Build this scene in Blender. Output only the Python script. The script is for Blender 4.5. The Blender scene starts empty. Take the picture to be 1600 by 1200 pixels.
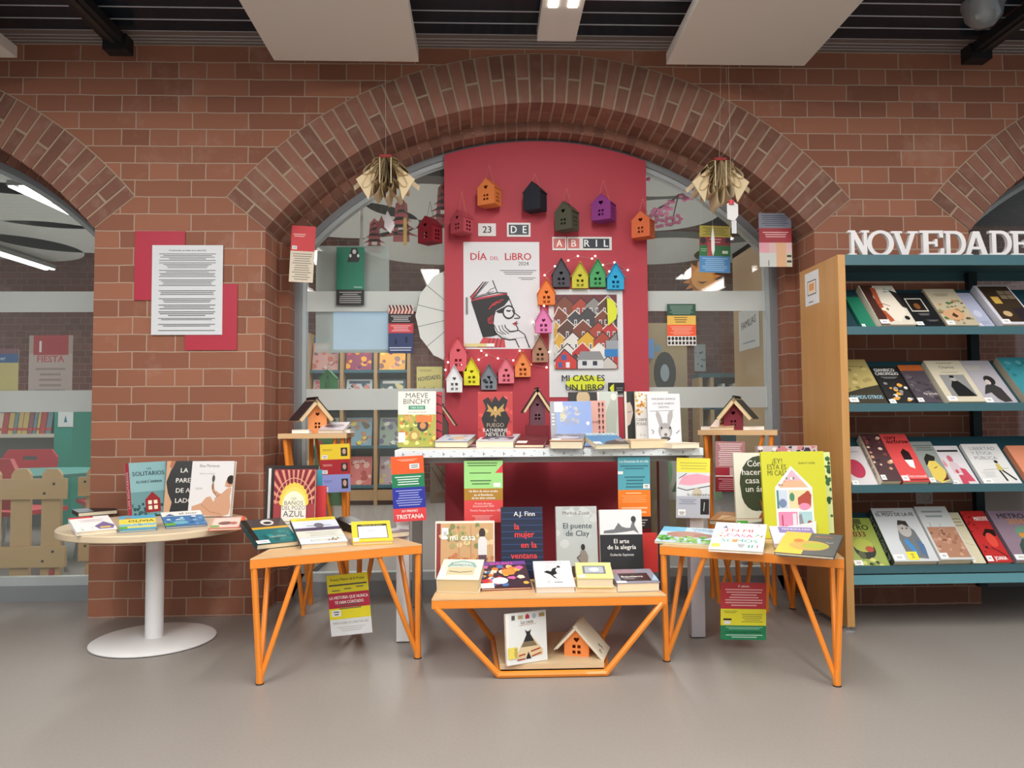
import bpy, math, random
from mathutils import Vector, Matrix, geometry
random.seed(7)
S = bpy.context.scene; COL = S.collection
pi = math.pi
# ---------- camera ----------
F = 1180.0; HC = .88
YAW = math.atan(43/F); PIT = math.atan(55/F); ROLL = -.007
M3 = Matrix.Rotation(-YAW,3,'Z') @ Matrix.Rotation(pi/2+PIT,3,'X') @ Matrix.Rotation(ROLL,3,'Z')
cd = bpy.data.cameras.new('camera'); cam = bpy.data.objects.new('camera', cd); COL.objects.link(cam)
cam.matrix_world = Matrix.Translation((0,0,HC)) @ M3.to_4x4()
cd.sensor_width = 36; cd.lens = 36*F/1600; cd.clip_start = .02; S.camera = cam
def ray(px, py): return M3 @ Vector(((px-800)/F, (600-py)/F, -1))
def P(px, py, Y):
    d = ray(px,py); t = Y/d.y; return Vector((d.x*t, Y, HC+d.z*t))
def PZ(px, py, Z):
    d = ray(px,py); t = (Z-HC)/d.z; return Vector((d.x*t, d.y*t, Z))
# ---------- world, exposure, large lights ----------
w = bpy.data.worlds.new('world'); S.world = w; w.use_nodes = True
w.node_tree.nodes['Background'].inputs[0].default_value = (.93,.96,1,1)
w.node_tree.nodes['Background'].inputs[1].default_value = .38
S.view_settings.view_transform = 'Standard'; S.view_settings.look = 'None'
S.view_settings.exposure = .18; S.view_settings.gamma = 1
def area(name, loc, sx, sy, e, col=(1,.975,.94), rot=(0,0,0), spread=pi):
    l = bpy.data.lights.new(name,'AREA'); l.shape='RECTANGLE'; l.size=sx; l.size_y=sy; l.energy=e; l.color=col; l.spread=spread
    o = bpy.data.objects.new(name,l); o.location=loc; o.rotation_euler=rot; COL.objects.link(o); return o
area('luminaire_light', (.32,1.2,2.53), .16, 3.0, 54)
area('luminaire_light', (-1.7,.7,2.53), .16, 3.6, 46)  # unseen side lamp, added to light the hall
area('luminaire_light', (2.35,.7,2.53), .16, 3.6, 44)  # second added side lamp, out of view above the bookcase side
for hx in (-2.3,-.6,1.15,2.95):
    area('added_hall_light', (hx,-1.75,2.53), .2, 2.6, 27)  # unseen rear lamps, added behind the camera to light the hall
for lx in (-3.4,-1.0,1.6):
    area('reading_room_light', (lx,6.0,2.35), .3, 3.6, 50, (1,1,.97))
    area('added_baffle_fill', (lx,6.4,2.0), 1.6, 5.0, 8, (1,1,.97), (pi,0,0))  # added upward fill that brightens the ceiling baffles, no lamp there
# ---------- materials ----------
def lin(c):
    c = c.lstrip('#')
    if len(c)==3: c=''.join(x*2 for x in c)
    v=[int(c[i:i+2],16)/255 for i in (0,2,4)]
    return tuple(x/12.92 if x<=.04045 else ((x+.055)/1.055)**2.4 for x in v)+(1,)
MC = {}
def mat(c, rough=.55, metal=0, bump=0, nscale=40, var=0, emit=0, coat=0):
    k=(c,rough,metal,bump,nscale,var,emit,coat)
    if k in MC: return MC[k]
    m=bpy.data.materials.new('mat_'+c.strip('#')); m.use_nodes=True; n=m.node_tree.nodes; L=m.node_tree.links
    b=n['Principled BSDF']; b.inputs['Base Color'].default_value=lin(c); b.inputs['Roughness'].default_value=rough
    b.inputs['Metallic'].default_value=metal; b.inputs['Coat Weight'].default_value=coat
    if emit:
        b.inputs['Emission Color'].default_value=lin(c); b.inputs['Emission Strength'].default_value=emit
    if bump or var:
        tc=n.new('ShaderNodeTexCoord'); no=n.new('ShaderNodeTexNoise'); no.inputs['Scale'].default_value=nscale
        L.new(tc.outputs['Object'],no.inputs['Vector'])
        if bump:
            bp=n.new('ShaderNodeBump'); bp.inputs['Strength'].default_value=bump; bp.inputs['Distance'].default_value=.002
            L.new(no.outputs['Fac'],bp.inputs['Height']); L.new(bp.outputs['Normal'],b.inputs['Normal'])
        if var:
            mx=n.new('ShaderNodeMix'); mx.data_type='RGBA'; a=lin(c)
            mx.inputs['A'].default_value=tuple(x*(1-var) for x in a[:3])+(1,); mx.inputs['B'].default_value=tuple(min(1,x*(1+var)) for x in a[:3])+(1,)
            L.new(no.outputs['Fac'],mx.inputs['Factor']); L.new(mx.outputs['Result'],b.inputs['Base Color'])
    MC[k]=m; return m
def wood(c, c2, sc=(2,30,30), rough=.45):
    k=('wood',c,c2,sc)
    if k in MC: return MC[k]
    m=bpy.data.materials.new('wood'); m.use_nodes=True; n=m.node_tree.nodes; L=m.node_tree.links; b=n['Principled BSDF']
    tc=n.new('ShaderNodeTexCoord'); mp=n.new('ShaderNodeMapping'); mp.inputs['Scale'].default_value=sc
    no=n.new('ShaderNodeTexNoise'); no.inputs['Scale'].default_value=1.6; no.inputs['Detail'].default_value=6; no.inputs['Distortion'].default_value=.6
    mx=n.new('ShaderNodeMix'); mx.data_type='RGBA'; mx.inputs['A'].default_value=lin(c); mx.inputs['B'].default_value=lin(c2)
    L.new(tc.outputs['Object'],mp.inputs['Vector']); L.new(mp.outputs['Vector'],no.inputs['Vector']); L.new(no.outputs['Fac'],mx.inputs['Factor'])
    L.new(mx.outputs['Result'],b.inputs['Base Color']); b.inputs['Roughness'].default_value=rough
    MC[k]=m; return m
def brick_wall_mat(name, c1, c2, mortar, zoff, sc=1.0):
    m=bpy.data.materials.new(name); m.use_nodes=True; n=m.node_tree.nodes; L=m.node_tree.links; b=n['Principled BSDF']
    g=n.new('ShaderNodeNewGeometry'); sp=n.new('ShaderNodeSeparateXYZ'); L.new(g.outputs['Position'],sp.inputs[0])
    ad=n.new('ShaderNodeMath'); ad.operation='ADD'; L.new(sp.outputs[0],ad.inputs[0]); L.new(sp.outputs[1],ad.inputs[1])
    ax=n.new('ShaderNodeMath'); ax.operation='ADD'; L.new(ad.outputs[0],ax.inputs[0]); ax.inputs[1].default_value=20.035
    az=n.new('ShaderNodeMath'); az.operation='ADD'; L.new(sp.outputs[2],az.inputs[0]); az.inputs[1].default_value=zoff
    cb=n.new('ShaderNodeCombineXYZ'); L.new(ax.outputs[0],cb.inputs[0]); L.new(az.outputs[0],cb.inputs[1])
    # slight wobble so joints are not ruler straight
    nw=n.new('ShaderNodeTexNoise'); nw.inputs['Scale'].default_value=9; L.new(cb.outputs[0],nw.inputs['Vector'])
    sc1=n.new('ShaderNodeVectorMath'); sc1.operation='SCALE'; sc1.inputs['Scale'].default_value=.006; L.new(nw.outputs['Color'],sc1.inputs[0])
    av=n.new('ShaderNodeVectorMath'); L.new(cb.outputs[0],av.inputs[0]); L.new(sc1.outputs[0],av.inputs[1])
    t=n.new('ShaderNodeTexBrick'); L.new(av.outputs[0],t.inputs['Vector'])
    t.offset=.5; t.offset_frequency=2; t.squash=.5; t.squash_frequency=2
    t.inputs['Scale'].default_value=1; t.inputs['Brick Width'].default_value=.258*sc; t.inputs['Row Height'].default_value=.0796*sc
    t.inputs['Mortar Size'].default_value=.003*sc; t.inputs['Mortar Smooth'].default_value=.25; t.inputs['Bias'].default_value=-.1
    t.inputs['Color1'].default_value=lin(c1); t.inputs['Color2'].default_value=lin(c2); t.inputs['Mortar'].default_value=lin(mortar)
    no=n.new('ShaderNodeTexNoise'); no.inputs['Scale'].default_value=3.5; no.inputs['Detail'].default_value=8; no.inputs['Roughness'].default_value=.65; L.new(g.outputs['Position'],no.inputs['Vector'])
    cr=n.new('ShaderNodeValToRGB'); cr.color_ramp.elements[0].position=.58; cr.color_ramp.elements[1].position=.85
    cr.color_ramp.elements[0].color=(0,0,0,1); cr.color_ramp.elements[1].color=(.55,.55,.55,1)
    L.new(no.outputs['Fac'],cr.inputs[0])
    mx=n.new('ShaderNodeMix'); mx.data_type='RGBA'; mx.inputs['B'].default_value=lin('#b5978a')
    L.new(cr.outputs[0],mx.inputs['Factor']); L.new(t.outputs['Color'],mx.inputs['A'])
    L.new(mx.outputs['Result'],b.inputs['Base Color']); b.inputs['Roughness'].default_value=.75
    bp=n.new('ShaderNodeBump'); bp.inputs['Strength'].default_value=.6; bp.inputs['Distance'].default_value=.004; bp.invert=True
    L.new(t.outputs['Fac'],bp.inputs['Height']); L.new(bp.outputs['Normal'],b.inputs['Normal'])
    return m
BRICK=brick_wall_mat('brick_masonry','#9c654d','#82513d','#ae9684',.0796-.009)
BRICKIN=brick_wall_mat('brick_masonry_inner','#86493a','#743a2c','#a58a78',0)
def arch_mat():
    m=bpy.data.materials.new('arch_brick'); m.use_nodes=True; n=m.node_tree.nodes; L=m.node_tree.links; b=n['Principled BSDF']
    g=n.new('ShaderNodeNewGeometry'); mx=n.new('ShaderNodeMix'); mx.data_type='RGBA'
    mx.inputs['A'].default_value=lin('#8f6150'); mx.inputs['B'].default_value=lin('#714a3c'); L.new(g.outputs['Random Per Island'],mx.inputs['Factor'])
    no=n.new('ShaderNodeTexNoise'); no.inputs['Scale'].default_value=14; no.inputs['Detail'].default_value=6; L.new(g.outputs['Position'],no.inputs['Vector'])
    m2=n.new('ShaderNodeMix'); m2.data_type='RGBA'; m2.inputs['B'].default_value=lin('#9d8072'); L.new(mx.outputs['Result'],m2.inputs['A'])
    cr=n.new('ShaderNodeValToRGB'); cr.color_ramp.elements[0].position=.5; cr.color_ramp.elements[1].position=.9; cr.color_ramp.elements[1].color=(.6,.6,.6,1)
    L.new(no.outputs['Fac'],cr.inputs[0]); L.new(cr.outputs[0],m2.inputs['Factor']); L.new(m2.outputs['Result'],b.inputs['Base Color'])
    bp=n.new('ShaderNodeBump'); bp.inputs['Strength'].default_value=.3; bp.inputs['Distance'].default_value=.003; L.new(no.outputs['Fac'],bp.inputs['Height']); L.new(bp.outputs['Normal'],b.inputs['Normal'])
    b.inputs['Roughness'].default_value=.75; return m
ARCHB=arch_mat()
def glass_mat(name, diff, dcol, trans=(1,1,1,1), rough=.02, gl=.5):
    m=bpy.data.materials.new(name); m.use_nodes=True; n=m.node_tree.nodes; L=m.node_tree.links; n.remove(n['Principled BSDF'])
    o=n['Material Output']; tr=n.new('ShaderNodeBsdfTransparent'); tr.inputs[0].default_value=trans
    d=n.new('ShaderNodeBsdfDiffuse'); d.inputs[0].default_value=lin(dcol)
    m1=n.new('ShaderNodeMixShader'); m1.inputs[0].default_value=diff; L.new(tr.outputs[0],m1.inputs[1]); L.new(d.outputs[0],m1.inputs[2])
    g=n.new('ShaderNodeBsdfGlossy'); g.inputs['Roughness'].default_value=rough
    fr=n.new('ShaderNodeFresnel'); fr.inputs[0].default_value=1.45; mu=n.new('ShaderNodeMath'); mu.operation='MULTIPLY'; mu.inputs[1].default_value=gl
    L.new(fr.outputs[0],mu.inputs[0]); m2=n.new('ShaderNodeMixShader'); L.new(mu.outputs[0],m2.inputs[0]); L.new(m1.outputs[0],m2.inputs[1]); L.new(g.outputs[0],m2.inputs[2])
    L.new(m2.outputs[0],o.inputs[0]); return m
GLASS=glass_mat('window_glass',.05,'#d0d6d2',(.985,.995,.99,1),.02,.8)
FROST=glass_mat('frosted_film',.78,'#d2d8d6',(.96,.98,.97,1),.35,.5)
ALU=mat('#8e9296',.45,.25); ALU2=mat('#b6bebf',.45,.15)
ORANGE=mat('#ea8a2c',.4,0,coat=.15); WHITEM=mat('#e4e4e6',.4); BIRCH=wood('#e2bf92','#cfa676',(3,14,14)); OAK=wood('#c9995f','#b98749',(14,14,1.2))
PLY=wood('#dcc9a8','#c6ad84',(3,20,20)); TEAL=mat('#3f656e',.42,.1); PAPER=mat('#e9dfc6',.8,var=.04,nscale=60); BLACK=mat('#17171a',.5)
# ---------- mesh builder ----------
class MB:
    def __init__(s): s.v=[]; s.f=[]; s.m=[]; s.mats=[]; s.X=Matrix.Identity(4)
    def mi(s,m):
        if isinstance(m,str): m=mat(m)
        if m not in s.mats: s.mats.append(m)
        return s.mats.index(m)
    def add(s,vs,fs,m,flip=False):
        b=len(s.v); s.v+=[tuple(s.X@Vector(p)) for p in vs]; k=s.mi(m)
        for f in fs: s.f.append([b+i for i in (reversed(f) if flip else f)]); s.m.append(k)
        return s
    def box(s,x0,x1,y0,y1,z0,z1,m):
        vs=[(x,y,z) for z in (z0,z1) for y in (y0,y1) for x in (x0,x1)]
        return s.add(vs,[(0,2,3,1),(4,5,7,6),(0,1,5,4),(2,6,7,3),(0,4,6,2),(1,3,7,5)],m)
    def poly(s,pts,m): return s.add(pts,[tuple(range(len(pts)))],m)
    def prism(s,pts,a,b,m,holes=(),axis='z'):
        """extrude a 2-D outline (with holes) from a to b along axis"""
        def T(p,h):
            if axis=='z': return (p[0],p[1],h)
            if axis=='y': return (p[0],h,p[1])
            return (h,p[0],p[1])
        loops=[list(pts)]+[list(h) for h in holes]
        tris=geometry.tessellate_polygon([[Vector((p[0],p[1],0)) for p in l] for l in loops])
        flat=[p for l in loops for p in l]
        s.add([T(p,a) for p in flat],[tuple(t) for t in tris],m); s.add([T(p,b) for p in flat],[tuple(t) for t in tris],m)
        for l in loops:
            n=len(l); s.add([T(p,h) for h in (a,b) for p in l],[(i,(i+1)%n,n+(i+1)%n,n+i) for i in range(n)],m)
        return s
    def tube(s,p,q,r,m,n=10,r2=None):
        p,q=Vector(p),Vector(q); d=(q-p).normalized(); a=d.orthogonal().normalized(); b=d.cross(a); r2=r if r2 is None else r2
        vs=[p+(a*math.cos(2*pi*i/n)+b*math.sin(2*pi*i/n))*r for i in range(n)]+[q+(a*math.cos(2*pi*i/n)+b*math.sin(2*pi*i/n))*r2 for i in range(n)]
        return s.add(vs,[(i,(i+1)%n,n+(i+1)%n,n+i) for i in range(n)]+[tuple(reversed(range(n))),tuple(range(n,2*n))],m)
    def path(s,pts,r,m,n=6):
        for a,b in zip(pts,pts[1:]): s.tube(a,b,r,m,n)
        return s
    def lathe(s,prof,m,n=40,c=(0,0)):
        k=len(prof); vs=[(c[0]+r*math.cos(2*pi*i/n),c[1]+r*math.sin(2*pi*i/n),z) for i in range(n) for r,z in prof]
        fs=[(i*k+j,((i+1)%n)*k+j,((i+1)%n)*k+j+1,i*k+j+1) for i in range(n) for j in range(k-1)]
        return s.add(vs,fs,m)
    def ball(s,c,r,m,n=8,sz=1):
        return s.lathe2(c,[(r*math.sin(pi*j/n),-r*sz*math.cos(pi*j/n)) for j in range(n+1)],m,n*2)
    def lathe2(s,c,prof,m,n): return s.lathe([(a,c[2]+z) for a,z in prof],m,n,(c[0],c[1]))
    def build(s,name,parent=None,smooth=False,normals=True):
        me=bpy.data.meshes.new(name); me.from_pydata(s.v,[],s.f)
        for m in s.mats: me.materials.append(m)
        me.polygons.foreach_set('material_index',s.m)
        if smooth: me.polygons.foreach_set('use_smooth',[True]*len(s.f))
        me.update()
        if smooth:
            try: me.set_sharp_from_angle(angle=math.radians(40))
            except Exception: pass
        o=bpy.data.objects.new(name,me); COL.objects.link(o)
        if parent: o.parent=parent
        return o
def tag(o,label,cat,group=None):
    o['label']=label; o['category']=cat
    if group: o['group']=group
    return o
def struct(o): o['kind']='structure'; return o
def empty(name,label,cat,loc=(0,0,0),group=None,mat4=None):
    o=bpy.data.objects.new(name,None); COL.objects.link(o); o.location=loc; o.empty_display_size=.05
    if mat4 is not None: o.matrix_world=mat4
    return tag(o,label,cat,group)
def frame(o,x,y,z):
    """matrix with the given axes as columns"""
    x,y,z=Vector(x).normalized(),Vector(y).normalized(),Vector(z).normalized()
    return Matrix(((x.x,y.x,z.x,o[0]),(x.y,y.y,z.y,o[1]),(x.z,y.z,z.z,o[2]),(0,0,0,1)))
# ---------- lettering ----------
TC={}
def text_tris(t,bold):
    k=(t,bold)
    if k in TC: return TC[k]
    c=bpy.data.curves.new('t','FONT'); c.body=t; c.resolution_u=2; c.offset=0
    o=bpy.data.objects.new('t',c); me=o.to_mesh()
    vs=[(v.co.x,v.co.y) for v in me.vertices]; fs=[tuple(p.vertices) for p in me.polygons]; o.to_mesh_clear()
    bpy.data.objects.remove(o); bpy.data.curves.remove(c)
    if not vs: vs=[(0,0)]
    x0=min(v[0] for v in vs); x1=max(v[0] for v in vs)
    TC[k]=([((x-x0)/.7,y/.7) for x,y in vs],fs,(x1-x0)/.7); return TC[k]
def put_text(mb,t,cx,y,h,m,z,maxw=None,bold=1,al='c',rot=0,squeeze=1):
    vs,fs,wd=text_tris(t,bold); sx=h*squeeze
    if maxw and wd*sx>maxw: sx=maxw/wd
    off={'c':-wd*sx/2,'l':0,'r':-wd*sx}[al]; ca,sa=math.cos(rot),math.sin(rot)
    out=[]
    for a,b in vs:
        X=off+a*sx; Y=b*h; out.append((cx+X*ca-Y*sa, y+X*sa+Y*ca, z))
    mb.add(out,fs,m)
    if bold:
        q=h*(.028 if bold==2 else .013); mb.add([(a+q,b,c+.00002) for a,b,c in out],fs,m); mb.add([(a-q,b,c+.00004) for a,b,c in out],fs,m)
        if bold==2: mb.add([(a,b+q*.8,c+.00006) for a,b,c in out],fs,m)
def art(mb,w,h,els,z0=0.0004,rough=.35):
    """flat printed shapes on a w x h face; coordinates in percent"""
    z=z0; U=w/100; V=h/100
    for e in els:
        k=e[0]; z+=.00012
        if k=='r': a,b,c,d,col=e[1:]; mb.poly([(a*U,b*V,z),(c*U,b*V,z),(c*U,d*V,z),(a*U,d*V,z)],mat(col,rough))
        elif k=='p':
            q=e[1]; pts=[Vector((q[i]*U,q[i+1]*V,z)) for i in range(0,len(q),2)]
            tr=geometry.tessellate_polygon([pts]); mb.add([tuple(p) for p in pts],[tuple(t) for t in tr],mat(e[2],rough))
        elif k=='e':
            cx,cy,rx,ry,col=e[1:6]; n=20; mb.poly([(min(100,max(0,cx+rx*math.cos(2*pi*i/n)))*U,min(100,max(0,cy+ry*math.sin(2*pi*i/n)))*V,z) for i in range(n)],mat(col,rough))
        elif k=='t':
            t,cx,y,hh,col=e[1:6]; mw=(e[6] if len(e)>6 else 92)*U; bo=e[7] if len(e)>7 else 1; al=e[8] if len(e)>8 else 'c'; ro=e[9] if len(e)>9 else 0
            put_text(mb,t,cx*U,y*V,hh*V,mat(col,rough),z,mw,bo,al,ro)
        elif k=='n':   # n thin lines of small print
            a,c,b,d,n,col=e[1:7]; r=random.Random(int(a*7+b*13+n))
            for i in range(n):
                yy=d-(d-b)*(i+.5)/n; hh=(d-b)/n*.2; wd=(c-a)/2*(1-.35*r.random() if i%4 else 1); m_=(a+c)/2
                mb.poly([((m_-wd)*U,(yy-hh)*V,z),((m_+wd)*U,(yy-hh)*V,z),((m_+wd)*U,(yy+hh)*V,z),((m_-wd)*U,(yy+hh)*V,z)],mat(col,rough))
        elif k=='l':   # polyline with a width
            q=e[1]; col=e[2]; t=e[3]*U/2
            for i in range(0,len(q)-2,2):
                a=Vector((q[i]*U,q[i+1]*V)); b=Vector((q[i+2]*U,q[i+3]*V)); d=(b-a)
                if d.length==0: continue
                d=d.normalized()*t; nn=Vector((-d.y,d.x)); a=a-d*.6; b=b+d*.6
                mb.poly([(*(a-nn),z),(*(b-nn),z),(*(b+nn),z),(*(a+nn),z)],mat(col,rough))
        elif k=='b':   # blobs: random patches
            a,b,c,d,n,cols,sz=e[1:8]; r=random.Random(int(a*3+b*5+n+sz))
            for i in range(n):
                cx=r.uniform(a,c); cy=r.uniform(b,d); q=r.uniform(.5,1)*sz; z+=.00001; k8=r.randint(4,7); a0=r.random()*6
                mb.poly([(min(99.5,max(.5,cx+q*math.cos(a0+2*pi*j/k8)*r.uniform(.7,1.2)))*U,min(99.5,max(.5,cy+q*math.sin(a0+2*pi*j/k8)*w/h*.9))*V,z) for j in range(k8)],mat(cols[i%len(cols)],rough))
    return mb
# ---------- setting ----------
YW=3.5; CX=.28; AR=1.669; AZ=2.377-1.669; A=1.29
R2=AR-.05; RF=R2-.055; YS=YW+.23; YG=YW+.36
ZC=2.635
CS=[(-3.072,1.287),(CX,A),(3.612,1.29)]
def arc(cx,r,a,n=40):
    """points of a segmental arch from its left springing to its right one, half width a"""
    t0=math.acos(max(-1,min(1,a/r))); return [(cx-r*math.cos(t0+(pi-2*t0)*i/n), AZ+r*math.sin(t0+(pi-2*t0)*i/n)) for i in range(n+1)]
mb=MB()
out=[(-6.2,0),(-6.2,ZC)]; out=[(-6.2,ZC),(-6.2,0)]
for cx,a in CS: out+=[(cx-a,0)]+arc(cx,AR,a)+[(cx+a,0)]
out+=[(7,0),(7,ZC)]
tr=geometry.tessellate_polygon([[Vector((x,z,0)) for x,z in out]])
mb.add([(x,YW,z) for x,z in out],[tuple(t) for t in tr],BRICK)
def strip(mb,pts,y0,y1,m):
    n=len(pts); mb.add([(x,y,z) for y in (y0,y1) for x,z in pts],[(i,i+1,n+i+1,n+i) for i in range(n-1)],m)
for cx,a in CS:
    o1=[(cx-a,0)]+arc(cx,AR,a)+[(cx+a,0)]; o2=[(cx-a+.05,0)]+arc(cx,R2,a-.05)+[(cx+a-.05,0)]
    strip(mb,o1,YW,YS,BRICK); strip(mb,o2,YS,YG+.12,BRICK)
    n=len(o1); mb.add([(x,YS,z) for x,z in o1]+[(x,YS,z) for x,z in o2],[(i,i+1,n+i+1,n+i) for i in range(n-1)],BRICK)
# rear face of the wall
outb=[(-6.2,ZC+.7),(-6.2,0)]
for cx,a in CS: outb+=[(cx-a+.05,0)]+arc(cx,R2,a-.05)+[(cx+a-.05,0)]
outb+=[(7,0),(7,ZC+.7)]
tr=geometry.tessellate_polygon([[Vector((x,z,0)) for x,z in outb]])
mb.add([(x,YG+.12,z) for x,z in outb],[tuple(t) for t in tr],BRICKIN)
struct(mb.build('wall_back'))
# arch rings: individual bricks with real joints
ab=MB(); MORT=mat('#a8947f',.9,bump=.5,nscale=200)
def wedge(cx,r0,r1,t0,t1,y0,y1,m):
    vs=[]
    for y in (y0,y1):
        for r in (r0,r1):
            for t in (t0,t1): vs.append((cx-r*math.cos(t),y,AZ+r*math.sin(t)))
    ab.add(vs,[(0,2,3,1),(4,5,7,6),(0,1,5,4),(2,6,7,3),(0,4,6,2),(1,3,7,5)],m)
RNG=random.Random(3)
for cx,a in CS:
    t0=math.acos(a/AR); nb=int((pi-2*t0)*AR/.056); dt=(pi-2*t0)/nb
    n=60; pts0=[(cx-AR*math.cos(t0+(pi-2*t0)*i/n),AZ+AR*math.sin(t0+(pi-2*t0)*i/n)) for i in range(n+1)]
    pts1=[(cx-(AR+.236)*math.cos(t0+(pi-2*t0)*i/n),AZ+(AR+.236)*math.sin(t0+(pi-2*t0)*i/n)) for i in range(n+1)]
    ab.add([(x,YW-.0015,z) for x,z in pts0]+[(x,YW-.0015,z) for x,z in pts1],[(i,i+1,n+2+i,n+1+i) for i in range(n)],MORT)
    strip(ab,[(cx-(AR-.0012)*math.cos(t0+(pi-2*t0)*i/n),AZ+(AR-.0012)*math.sin(t0+(pi-2*t0)*i/n)) for i in range(n+1)],YW-.001,YS,MORT)
    strip(ab,[(cx-(R2-.0012)*math.cos(t0+(pi-2*t0)*i/n),AZ+(R2-.0012)*math.sin(t0+(pi-2*t0)*i/n)) for i in range(n+1)],YS-.001,YG,MORT)
    g=.0028
    for i in range(nb):
        a0=t0+i*dt+g; a1=a0+dt-2*g
        if i%2: cuts=[(AR-.003,AR+.23)]
        else: cuts=[(AR-.003,AR+.108),(AR+.12,AR+.23)]
        for c0,c1 in cuts: wedge(cx,c0,c1,a0,a1,YW-.004-RNG.random()*.002,YW+.11,ARCHB)
        ys=[(YW+.117,YS)] if i%2==0 else [(YW+.11,YS-.06)]
        for q0,q1 in ys: wedge(cx,AR-.003,AR+.05,a0,a1,q0,q1,ARCHB)
        if i%2: wedge(cx,AR-.003,AR+.05,a0,a1,YS-.053,YS,ARCHB)
        wedge(cx,R2-.003,AR+.02,a0,a1,YS-.003,YG-.01,ARCHB)
struct(ab.build('trim_1'))
# floor
def floor_mat():
    m=bpy.data.materials.new('vinyl_floor'); m.use_nodes=True; n=m.node_tree.nodes; L=m.node_tree.links; b=n['Principled BSDF']
    tc=n.new('ShaderNodeTexCoord'); no=n.new('ShaderNodeTexNoise'); no.inputs['Scale'].default_value=120; no.inputs['Detail'].default_value=4
    n2=n.new('ShaderNodeTexNoise'); n2.inputs['Scale'].default_value=1.1; n2.inputs['Detail'].default_value=3
    L.new(tc.outputs['Object'],no.inputs['Vector']); L.new(tc.outputs['Object'],n2.inputs['Vector'])
    a=n.new('ShaderNodeMix'); a.data_type='RGBA'; a.inputs['A'].default_value=lin('#8b8682'); a.inputs['B'].default_value=lin('#9c9690'); L.new(no.outputs['Fac'],a.inputs['Factor'])
    c=n.new('ShaderNodeMix'); c.data_type='RGBA'; c.blend_type='MULTIPLY'; c.inputs['Factor'].default_value=.12; L.new(a.outputs['Result'],c.inputs['A']); L.new(n2.outputs['Fac'],c.inputs['B'])
    L.new(c.outputs['Result'],b.inputs['Base Color']); b.inputs['Roughness'].default_value=.42
    return m
mb=MB(); mb.box(-6.2,7,-3.5,9.5,-.05,0,floor_mat()); struct(mb.build('floor'))
# hall ceiling of dark glossy slats with thin bright joints
mb=MB(); SL=mat('#2a3846',.22,.5); SLB=mat('#d4dae0',.4,.3); 
mb.box(-6.2,7,-3.5,YW,ZC+.03,ZC+.06,BLACK)
y=YW
for wd in (.028,.028,.03,.045): mb.box(-6.2,7,y-wd+.003,y,ZC,ZC+.03,mat('#8f8a88',.35,.5)); mb.box(-6.2,7,y-wd,y-wd+.003,ZC-.001,ZC+.02,SLB); y-=wd  # slats nearest the wall coloured paler to carry the brick reflection
while y>-3.4:
    mb.box(-6.2,7,y-.094,y,ZC,ZC+.03,SL); mb.box(-6.2,7,y-.1,y-.094,ZC-.002,ZC+.02,SLB); y-=.1
struct(mb.build('ceiling'))
mb=MB(); mb.box(-6.2,7,YG+.12,9.5,3.3,3.35,mat('#10161a',.8)); struct(mb.build('ceiling'))
mb=MB(); mb.box(-6.2,7,9.3,9.5,0,3.3,BRICKIN); struct(mb.build('wall_far'))
# windows: aluminium frame, glass and two frosted bands in each arch
for k,(cx,a) in enumerate(CS):
    ai=a-.05; fr=MB(); f2=.03
    def ring(r0,a0,r1,a1,zb0,zb1,y0,y1,m):
        p0=[(cx-a0,zb0)]+arc(cx,r0,a0)+[(cx+a0,zb0)]; p1=[(cx-a1,zb1)]+arc(cx,r1,a1)+[(cx+a1,zb1)]; n=len(p0)
        for yy in (y0,y1): fr.add([(x,yy,z) for x,z in p0]+[(x,yy,z) for x,z in p1],[(i,i+1,n+i+1,n+i) for i in range(n-1)],m)
        fr.add([(x,yy,z) for yy in (y0,y1) for x,z in p1],[(i,i+1,n+i+1,n+i) for i in range(n-1)],m)
        fr.box(cx-a0,cx+a0,y0,y1,zb0,zb1,m)
    ring(R2,ai,R2-.035,ai-.035,0,.075,YG-.02,YG+.05,ALU)
    ring(R2-.035,ai-.035,R2-.057,ai-.055,.075,.115,YG-.005,YG+.045,ALU2)
    w_=struct(fr.build('window_%d'%(k+1))); r=R2-.05; aa=ai-.05
    g=MB(); pts=[(cx-aa,.1)]+arc(cx,r,aa)+[(cx+aa,.1)]; g.prism(pts,YG+.01,YG+.016,GLASS,axis='y'); g.build('pane',w_)
    g=MB()
    for z0,z1 in ((1.435,1.54),(.932,1.04)): g.box(cx-aa,cx+aa,YG+.006,YG+.0085,z0,z1,FROST)
    g.build('frosted_band',w_)
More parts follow.
